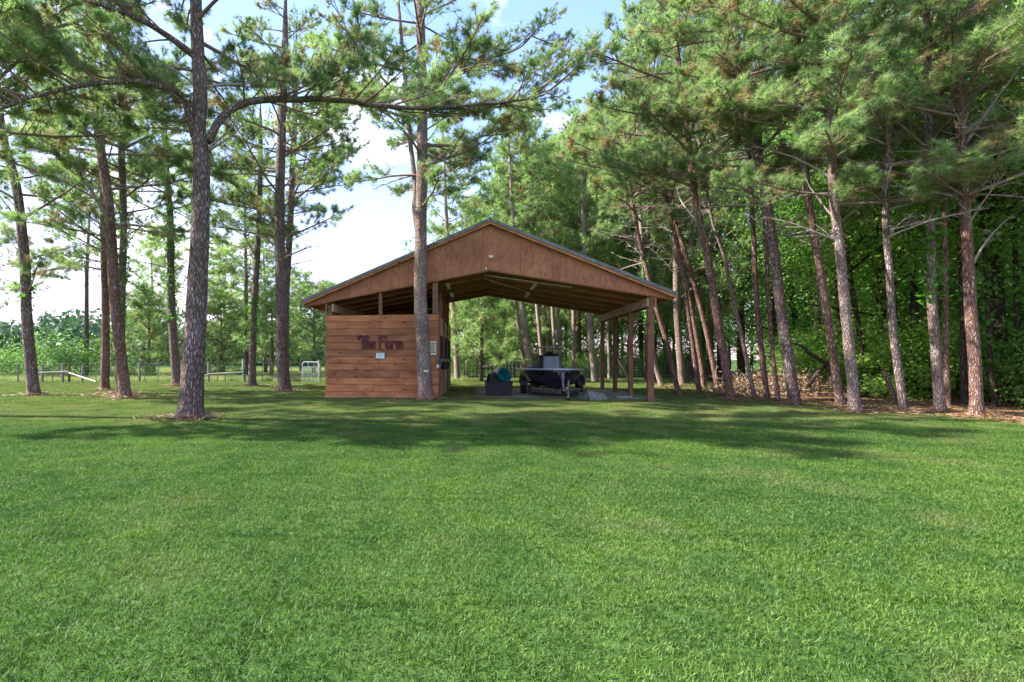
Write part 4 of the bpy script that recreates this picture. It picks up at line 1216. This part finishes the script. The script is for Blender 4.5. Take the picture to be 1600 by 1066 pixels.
n1 = notice('notice', (1.78, -.14, 1.43), .29, .19, 'white', 'small white notice in a grey frame below the carved letters', 'galv')
mb = MB()
for k in range(5): mb.box((r.uniform(-.01, .01), -.010, .06 - k * .028), (.20 + r.uniform(-.03, .03), .003, .007))
mb.build('print', M['pale_ink'], n1)
n2 = notice('notice', (3.53, -.14, 1.68), .27, .46, 'cream', 'cream notice with rows of black print half behind the pine trunk')
mb = MB()
for k in range(6):
    x = -.09
    while x < .09:
        w = r.uniform(.02, .045); mb.box((x + w / 2, -.010, .16 - k * .06), (w, .003, r.uniform(.025, .036))); x += w + .012
mb.build('print', M['ink'], n2)
sc = at(665.5, 580, 15.93)
# scar on the front pine
tr = front
MB().box((0, 0, 0), (.15, .05, .07)).build('bark_scar', M['cut'], front, loc=sc - front.location)

# ------------------------------------------------------------------ boat on its trailer
bx, by = 7.76, .45
boat = empty('skiff', barn_w(bx, by, 0), ANG, label='dark navy skiff with pale deck and grey console, parked under the barn', cat='boat')
def hull():
    secs = []
    L = 5.4; n = 22
    for i in range(n + 1):
        t = i / n; y = L * t
        hb = 1.11 * min(1, math.sin(min(1, t * 1.9 + .06) * PI / 2) ** .62)        # half beam at the gunwale
        ch = hb * (.62 + .2 * min(1, t * 2))
        keel = .28 + .34 * max(0, 1 - t / .16) ** 2
        chine = keel + .14 + .16 * max(0, 1 - t / .35)
        gz = .90 + .06 * (1 - t) ** 2
        secs.append([(-hb, y, gz), (-hb * .985, y, gz - .10), (-ch, y, chine), (-ch * .5, y, (chine + keel) / 2 - .02), (0, y, keel), (ch * .5, y, (chine + keel) / 2 - .02), (ch, y, chine), (hb * .985, y, gz - .10), (hb, y, gz)])
    V = [p for s in secs for p in s]; k = 9; F = []
    for i in range(n):
        for j in range(k - 1):
            F.append((i * k + j, i * k + j + 1, (i + 1) * k + j + 1, (i + 1) * k + j))
    mb = MB(); mb.add(V, F); mb.add(secs[-1], [tuple(range(k))]); mb.add(secs[0], [tuple(range(k))])
    return mb, secs
mb, secs = hull()
hl = mb.build('hull', M['hull'], boat, smooth=True)
mb = MB()
rim = [Vector(s[0]) for s in reversed(secs)] + [Vector(s[-1]) for s in secs]
mb.tube([p + Vector((0, 0, .015)) for p in rim], .032, 8); mb.build('gunwale', M['gel'], boat, smooth=True)
dk = []
for s in secs: dk += [(s[0][0] * .98, s[0][1], s[0][2] - .005), (s[-1][0] * .98, s[0][1], s[0][2] - .005)]
MB().add(dk, [(2 * i, 2 * i + 1, 2 * i + 3, 2 * i + 2) for i in range(len(secs) - 1)]).build('deck', M['gel'], boat)
# yellow-green reflections painted as panels where the bow sides curve away
for s_ in (-1, 1):
    V = []; F = []
    for i, s in enumerate(secs[7:15]):
        a = Vector(s[1] if s_ < 0 else s[7]); b = Vector(s[2] if s_ < 0 else s[6]); d = Vector((s_ * .006, 0, 0))
        V += [tuple(a.lerp(b, .1) + d), tuple(a.lerp(b, .8) + d)]
    MB().add(V, [(2 * i, 2 * i + 1, 2 * i + 3, 2 * i + 2) for i in range(7)]).build('painted_reflection', M['yellow'], boat)
cons = MB(); cons.box((0, 2.6, 1.18), (.64, .55, .52), taper=(.84, .7)); co = cons.build('console', M['console'], boat, bevel=.03)
MB().box((.0, 2.52, 1.47), (.52, .20, .05), rot=(.4, 0, 0)).build('dash', M['black'], boat, bevel=.01)
MB().tube([(.0, 2.9, 1.42), (.0, 2.98, 1.48)], [.15, .15], 16).build('steering_wheel', M['black'], boat)
MB().box((-.36, 2.95, 1.16), (.16, .45, .46), rot=(0, .15, 0)).build('seat', M['black'], boat, bevel=.03)
mb = MB()
for sx in (-1, 1):
    for yy in (2.9, 3.6): mb.tube([(sx * .38, yy, .95), (sx * .42, yy, 1.74)], .018, 6)
mb.build('tower_frame', M['galv'], boat)
MB().box((0, 3.25, 1.77), (.92, .78, .06)).build('tower_platform', M['ramp'], boat, bevel=.012)
MB().box((-.66, 2.3, .98), (.36, .25, .09)).build('cushion', M['blue'], boat, bevel=.03)
MB().tube([(0, 5.5, .6), (0, 5.5, 1.1)], [.12, .16], 10).build('outboard_leg', M['black'], boat)
MB().box((0, 5.62, 1.28), (.36, .55, .44)).build('outboard_cowl', M['black'], boat, bevel=.07)
MB().tube([(0, -.02, .74), (0, -.06, .74)], .03, 8).build('bow_eye', M['galv'], boat)

trl = empty('boat_trailer', barn_w(bx, by, 0), ANG, label='galvanised boat trailer carrying the navy skiff', cat='trailer')
for s_ in (-1, 1):
    MB().bar((s_ * .10, -.35, .24), (s_ * .80, 1.3, .20), .06, .10).build('tongue_rail', M['galv'], trl)
    MB().bar((s_ * .80, 1.3, .20), (s_ * .80, 5.2, .20), .06, .10).build('frame_rail', M['galv'], trl)
    MB().bar((s_ * .52, 1.3, .29), (s_ * .52, 5.0, .29), .09, .05).build('bunk', M['post_wood'], trl)
    w = empty('wheel', (s_ * 1.02, 2.55, .31)); w.parent = trl
    mb = MB(); pr = [(.10, .19), (.10, .28), (.08, .31), (-.08, .31), (-.10, .28), (-.10, .19)]
    n = 28
    V = [(x, q * math.cos(2 * PI * k / n), q * math.sin(2 * PI * k / n)) for k in range(n) for x, q in pr]
    Fc = [(k * 6 + j, k * 6 + (j + 1) % 6, ((k + 1) % n) * 6 + (j + 1) % 6, ((k + 1) % n) * 6 + j) for k in range(n) for j in range(6)]
    mb.add(V, Fc).build('tyre', M['rubber'], w, smooth=False)
    MB().tube([(-.06, 0, 0), (.06, 0, 0)], .185, 20).build('rim', M['galv'], w)
    mb = MB(); P = [(.0, .42 * math.cos(a), .06 + .36 * math.sin(a)) for a in [PI * q / 10 for q in range(11)]]
    for a, b in zip(P, P[1:]): mb.bar((s_ * 1.02, 2.55 + a[1], .31 + a[2]), (s_ * 1.02, 2.55 + b[1], .31 + b[2]), .25, .012, up=(0, .3, 1))
    mb.build('fender', M['black'], trl)
    MB().tube([(s_ * .92, 2.0, .36), (s_ * 1.12, 2.0, .36), (s_ * 1.15, 2.0, .95)], .02, 6).build('guide_post', M['galv'], trl)
for yy in (1.3, 2.55, 4.2): MB().bar((-.83, yy, .24), (.83, yy, .24), .06, .07).build('cross_member', M['galv'], trl)
MB().bar((0, 1.3, .20), (0, -.95, .36), .08, .08).build('tongue', M['galv'], trl)
MB().box((0, -1.0, .40), (.09, .22, .09)).build('coupler', M['galv'], trl, bevel=.015)
MB().tube([(.11, -.62, .10), (.11, -.62, .62)], .032, 10).build('jack', M['galv'], trl)
MB().tube([(.05, -.62, .07), (.17, -.62, .07)], .07, 12).build('jack_wheel', M['black'], trl)
MB().tube([(.11, -.62, .62), (.11, -.78, .66)], .012, 6).build('jack_handle', M['galv'], trl)
MB().bar((0, -.32, .38), (0, -.12, .86), .06, .06).build('winch_post', M['galv'], trl)
MB().tube([(-.06, -.18, .72), (.06, -.18, .72)], .06, 12).build('winch', M['galv'], trl)
MB().box((0, -.08, .80), (.12, .06, .08)).build('bow_stop', M['black'], trl)

# ------------------------------------------------------------------ other things in the barn
def wp(px, D): p = at(px, 0, D); p.z = ground_z(p.x, p.y); return p
bn = empty('storage_bin', wp(779, 18.1), ANG, label='low dark brown plastic bin beside the boat', cat='bin')
MB().box((0, 0, .25), (.90, .62, .50), taper=(1.06, 1.08)).build('body', M['bin'], bn, bevel=.02)
MB().box((0, 0, .50), (1.02, .72, .045)).build('rim', M['bin'], bn, bevel=.012)
for s_ in (-1, 1): MB().box((s_ * .49, -.0, .32), (.05, .2, .05)).build('handle', M['black'], bn)
tb = empty('tub', wp(785, 18.1) + Vector((0, 0, .68)), ANG, label='teal plastic tub tipped over on top of the dark bin', cat='tub')
me = MB(); n = 18
prof = [(.0, -.16), (.19, -.16), (.25, .16), (.27, .16), (.27, .185), (.235, .185), (.18, -.13), (.0, -.13)]
V = [(q * math.cos(2 * PI * k / n), q * math.sin(2 * PI * k / n), zz) for k in range(n) for q, zz in prof]
Fc = [(k * 8 + j, k * 8 + j + 1, ((k + 1) % n) * 8 + j + 1, ((k + 1) % n) * 8 + j) for k in range(n) for j in range(7)]
o = me.add(V, Fc).build('tub_shell', M['teal'], tb, rot=(.95, .55, .2))
sk = link('feed_sack', MB().box((0, 0, 0), (.30, .25, .24), rot=(.2, .3, 0), taper=(.7, .7)).mesh('feed_sack', M['sack'], bevel=.05), None, wp(777, 18.45) + Vector((-.02, 0, .86)), (0, 0, .3), label='pale crumpled sack behind the teal tub', cat='sack')
mb = MB(); mb.box((0, 0, 0), (.24, .3, .30), rot=(0, .3, .2)); mb.box((.08, .05, .18), (.30, .08, .05), rot=(0, -.2, 0))
link('tool_bag', mb.mesh('tool_bag', M['black'], bevel=.03), None, wp(768, 18.15) + Vector((0, 0, .62)), (0, 0, .2), label='black lumpy bag on the bin, left of the teal tub', cat='bag')
rp = empty('loading_ramp', wp(926, 16.5), ANG + .35, label='weathered grey board ramp lying right of the trailer', cat='ramp')
MB().prism([(-.30, -.35, 0), (.34, -.35, 0), (.22, -.28, .24), (-.38, -.28, .34)], (0, .03, 0)).build('side_board', M['ramp'], rp)
MB().prism([(-.42, -.32, .345), (.26, -.32, .245), (.26, .5, .245), (-.42, .5, .345)], (0, 0, .03)).build('top_board', M['post_wood'], rp)
MB().box((-.04, .1, .12), (.5, .6, .23)).build('core', M['ramp'], rp)
link('paver', MB().box((0, 0, 0), (.55, .4, .07)).mesh('paver', M['concrete'], bevel=.01), None, wp(973, 17.2) + Vector((0, 0, .04)), (0, 0, ANG), label='flat pale paver on the ground between two right hand posts', cat='paver')

# ------------------------------------------------------------------ fences and gate
def wire_fence(name, pts, h, label, post_r=.045, wires=7, vstep=.3, post_every=3.0, wr=.006, mat='fence_wood', posts=None):
    base = Vector(pts[0]); root = empty(name, base, label=label, cat='fence')
    mb = MB()
    for a, b in zip(pts, pts[1:]):
        a, b = Vector(a), Vector(b); L = (b - a).length
        for k in range(wires):
            z = .08 + (h - .14) * (k / (wires - 1)) ** 1.15
            mb.bar(a - base + Vector((0, 0, z)), b - base + Vector((0, 0, z)), wr, wr)
        n = int(L / vstep)
        for i in range(n): q = a.lerp(b, i / n) - base; mb.bar(q + Vector((0, 0, .06)), q + Vector((0, 0, h - .06)), wr * .8, wr * .8)
        if posts is None:
            n = max(1, int(L / post_every))
            for i in range(n):
                q = a.lerp(b, i / n) - base
                MB().tube([q - Vector((0, 0, .1)), q + Vector((rr.uniform(-.03, .03), 0, h + rr.uniform(.0, .12)))], post_r, 8).build('post', M[mat], root)
    mb.build('wire_mesh', M['wire'], root)
    return root
pA = [at(x, 0, d) for x, d in ((-260, 28.3), (640, 30.5))]
for p in pA: p.z = 0
lf = wire_fence('wire_fence', pA, 1.15, 'post and wire fence with loose rails between the lawn and the pasture', posts=[])
for px, top, r_, tilt, m_ in ((28, 568, .05, 0, 'fence_wood'), (66, 568, .075, .02, 'rail_wood'), (98, 568, .075, 0, 'rail_wood'), (108, 567, .07, 0, 'post_wood'), (129, 570, .06, 0, 'rail_wood'), (218, 566, .07, 0, 'fence_wood'),
                        (326, 565, .07, 0, 'fence_wood'), (382, 561, .10, -.03, 'rail_wood')):
    D = 28.3 + (px + 260) / 900 * 2.2 - .12
    b = at(px, 0, D); b.z = 0; t = at(px, top, D)
    q = b - lf.location
    pst = MB().tube([q - Vector((0, 0, .2)), q + Vector((tilt * 2, 0, t.z))], [r_, r_ * .92], 10).build('post', M[m_], lf, smooth=False)
    if px == 382:
        MB().tube([q + Vector((-.02, 0, .46)), q + Vector((-.03, 0, .72))], r_ * 1.06, 10).build('teal_band', M['teal'], pst)
for px in (45, 82, 150, 226, 247, 275, 340, 352, 410, 425, 455, 180):
    D = 28.3 + (px + 260) / 900 * 2.2 - .05; b = at(px, 0, D); b.z = 0; q = b - lf.location
    MB().bar(q, q + Vector((0, 0, 1.2)), .035, .035).build('stake', M['fence_wood'], lf)
def rail(x0, y0, x1, y1, D0, D1, name='rail'):
    a, b = at(x0, y0, D0), at(x1, y1, D1)
    a.z = max(a.z, .07); b.z = max(b.z, .07)
    MB().tube([a - lf.location, b - lf.location], [.055, .048], 8).build(name, M['rail_wood'], lf)
rail(60, 583, 107, 581, 28.75, 28.85); rail(108, 583, 150, 598, 28.75, 27.6); rail(326, 585, 381, 582, 29.4, 29.5); rail(300, 594, 326, 585, 29.3, 29.4)
gt = empty('metal_gate', wp(486, 29.0), -.15, label='white metal pipe gate with wire mesh left of the barn', cat='gate')
mb = MB(); gw, gh = 1.05, 1.16
mb.tube([(-gw / 2, 0, .02), (-gw / 2, 0, gh - .1), (-gw / 2 + .08, 0, gh), (gw / 2 - .08, 0, gh), (gw / 2, 0, gh - .1), (gw / 2, 0, .02), (-gw / 2, 0, .02)], .024, 8)
mb.build('frame', M['gate'], gt)
for x in (-.17, .17): MB().tube([(x, 0, .02), (x, 0, gh)], .018, 6).build('upright', M['gate'], gt)
MB().tube([(-gw / 2, 0, .88), (gw / 2, 0, .88)], .018, 6).build('cross_bar', M['gate'], gt)
mb = MB()
for k in range(14): mb.bar((-gw / 2 + k * gw / 13, -.02, .02), (-gw / 2 + k * gw / 13, -.02, .88), .008)
for k in range(11): mb.bar((-gw / 2, -.02, .04 + k * .082), (gw / 2, -.02, .04 + k * .082), .008)
mb.build('mesh', M['gate'], gt)
gp = link('gate_post', MB().tube([(0, 0, -.1), (0, 0, 1.28)], .085, 12).mesh('gate_post', M['rail_wood']), None, wp(499, 29.2), label='pale round post beside the metal gate', cat='post')
pB = [at(x, 0, d) for x, d in ((640, 33.5), (900, 34.5), (1120, 33))]
for p in pB: p.z = 0
wire_fence('wire_fence', pB, 1.25, 'square mesh wire fence with dark posts running behind the barn', post_every=3.6, wr=.016, vstep=.26)
for p0, p1 in ((at(733, 600, 28), at(737, 586, 28)),):
    pass

# ------------------------------------------------------------------ grass and litter
tiles = [blade_tile(1.06, 10500, .020, .046, .0044, M['grass'], 1.15, 50 + i) for i in range(5)]
tiles_far = [blade_tile(2.1, 11000, .03, .06, .013, M['grass'], 1.0, 60 + i) for i in range(4)]
tall = [blade_tile(2.1, 3200, .12, .34, .014, M['tall_grass'], .55, 70 + i) for i in range(4)]
straw = [flat_leaves_tile(1.0, 700, .16, .010, M['litter'], 80 + i) for i in range(3)]
brownt = [flat_leaves_tile(1.0, 420, .09, .05, M['brown_leaf'], 90 + i) for i in range(3)]

def in_barn(x, y):
    lx, ly = to_barn((x, y)); return (5.2 < lx < 10.6 and .95 < ly < 6.0) or (-.1 < lx < 3.7 and .3 < ly < 6.6)
def visible(x, y, m=2.0):
    return y > .9 and -.80 * y - m < x < 1.26 * y + m
def grid(step, y0, y1):
    out = []
    y = y0
    while y < y1:
        x = -1.0 * y1 - 3
        while x < 1.3 * y1 + 3:
            px_, py_ = x + RG.uniform(-.04, .04), y + RG.uniform(-.04, .04)
            if visible(px_, py_) : out.append((px_, py_))
            x += step
        y += step
    return out
def place(pts, jz=0): return [(x, y, ground_z(x, y) + jz) for x, y in pts]
near = [p for p in grid(1.0, 1.2, 15.2) if p[0] < floor_edge_x(p[1]) + .2]
scatter('lawn_grass', place(near, .006), RG.integers(0, 4, len(near)) * PI / 2, np.tile([1, 1, 1.0], (len(near), 1)), hidden_coll('near_blades', tiles))
mid = [p for p in grid(2.0, 15.95, 34) if p[0] < floor_edge_x(p[1]) - .6 and p[0] > -40 and not in_barn(*p) and not (p[0] < 0 and p[1] > 28.5)]
# keep the far tiles out of the barn floor by using small tiles near its edges
mid2 = []
for p in mid:
    lx, ly = to_barn(p)
    if -1.6 < lx < 11.9 and -1.6 < ly < 8.0: continue
    mid2.append(p)
scatter('lawn_grass', place(mid2), RG.integers(0, 4, len(mid2)) * PI / 2, np.tile([1, 1, 1.0], (len(mid2), 1)), hidden_coll('far_blades', tiles_far))
fill = [p for p in grid(.5, 14.8, 27) if -2.4 < to_barn(p)[0] < 12.9 and -2.5 < to_barn(p)[1] < 8.8 and not in_barn(*p) and p[0] < floor_edge_x(p[1])]
scatter('lawn_grass', place(fill), RG.integers(0, 4, len(fill)) * PI / 2, np.tile([.52, .52, .95], (len(fill), 1)), bpy.data.collections['near_blades'])
tp = [p for p in grid(2.0, 31.2, 62) if p[0] < at(700, 0, p[1]).x]
scatter('pasture_grass', place(tp), RG.uniform(0, 6, len(tp)), np.tile([1, 1, 1.0], (len(tp), 1)) * RG.uniform(.8, 1.2, (len(tp), 1)), hidden_coll('tall_blades', tall))
# leaf litter in the wood and along its edge
lt = [p for p in grid(1.0, 6, 34) if floor_edge_x(p[1]) - .9 < p[0] < 26]
scatter('leaf_litter', place(lt, .012), RG.uniform(0, 6, len(lt)), np.tile([1.1, 1.1, 1.0], (len(lt), 1)), hidden_coll('litter_leaves', straw + brownt))

# ragged mounds of pine straw round the feet of the pines
def straw_ring(x, y, rb, s=1.0, label=None):
    g = np.random.default_rng(int(abs(x * 100) + y * 10)); n = int(380 * s)
    a = g.uniform(0, 2 * PI, n); q = rb + np.abs(g.normal(0, .26 * s, n)) * (1 + .5 * np.sin(a * 2 + x))
    P = np.stack([x + np.cos(a) * q * 1.25, y + np.sin(a) * q, np.zeros(n)], -1)
    P[:, 2] = ground_z(x, y) + .045 + .09 * s * np.exp(-((q - rb) / (.3 * s)) ** 2) * g.random(n)
    th = g.uniform(0, 2 * PI, n); ln = g.uniform(.06, .12, n)[:, None]
    d = np.stack([np.cos(th), np.sin(th), g.normal(0, .2, n)], -1) * ln
    sd = np.stack([-np.sin(th), np.cos(th), g.normal(0, .5, n)], -1) * .006
    V = np.stack([P - d, P + sd, P + d, P - sd], 1).reshape(-1, 3)
    return V
Vs = [straw_ring(x, y, rb, .55 + .9 * min(1, rb * 3)) for x, y, rb in straw_spots if y < 26]
Vs.append(straw_ring(at(182, 0, 17.6).x, 17.7, .25, 2.2))
V = np.concatenate(Vs)
link('pine_straw', np_mesh('pine_straw', V, np.arange(len(V)).reshape(-1, 4), M['litter']), kind='stuff')
# sandy, grassless strip along the foot of the stall wall
def strip_pts(u, v):
    p = barn_w(-.2 + u * 3.8, -.13 - v * (.22 + .12 * math.sin(u * 9) + .08 * math.sin(u * 23))); return p.x, p.y, .035
sheet('bare_soil', strip_pts, 40, 3, M['dirt'])
# labels of look-alikes, told apart by what they stand beside in the view
SIZE = ('small', 'tall', 'leaning', 'broad', 'slender', 'low', 'bushy', 'ragged')
def relabel(group, noun, tail=''):
    rows = {}
    for o in list(scene.objects):
        if o.parent is None and o.get('group') == group:
            w, lx = where(o.location.x, max(1, o.location.y)); rows.setdefault(w, []).append(o)
    for w, os_ in rows.items():
        os_.sort(key=lambda o: math.hypot(o.location.x, o.location.y))
        if len(os_) == 1: names = ['']
        elif len(os_) == 2: names = ['nearer ', 'farther ']
        elif len(os_) == 3: names = ['nearest ', 'middle ', 'farthest ']
        else: names = ['nearest ', 'second nearest '] + ['far '] * (len(os_) - 3) + ['farthest ']
        for o, n in zip(os_, names): o['label'] = f'{n}{noun} {w}'
relabel(MG, 'light green pine of the stand,'); relabel(UG, 'undergrowth bush'); relabel(PG, 'light green sapling beyond the fence,')
relabel(FG, 'low scrub bush at the wire fence,'); relabel(WBG, 'broadleaf tree of the back wood,'); relabel(WG, 'leafy tree in the deep wood,'); relabel('thicket bushes far inside the wood', 'deep thicket bush')
print('objects', len(scene.objects), 'tris', sum(len(m.polygons) for m in bpy.data.meshes))
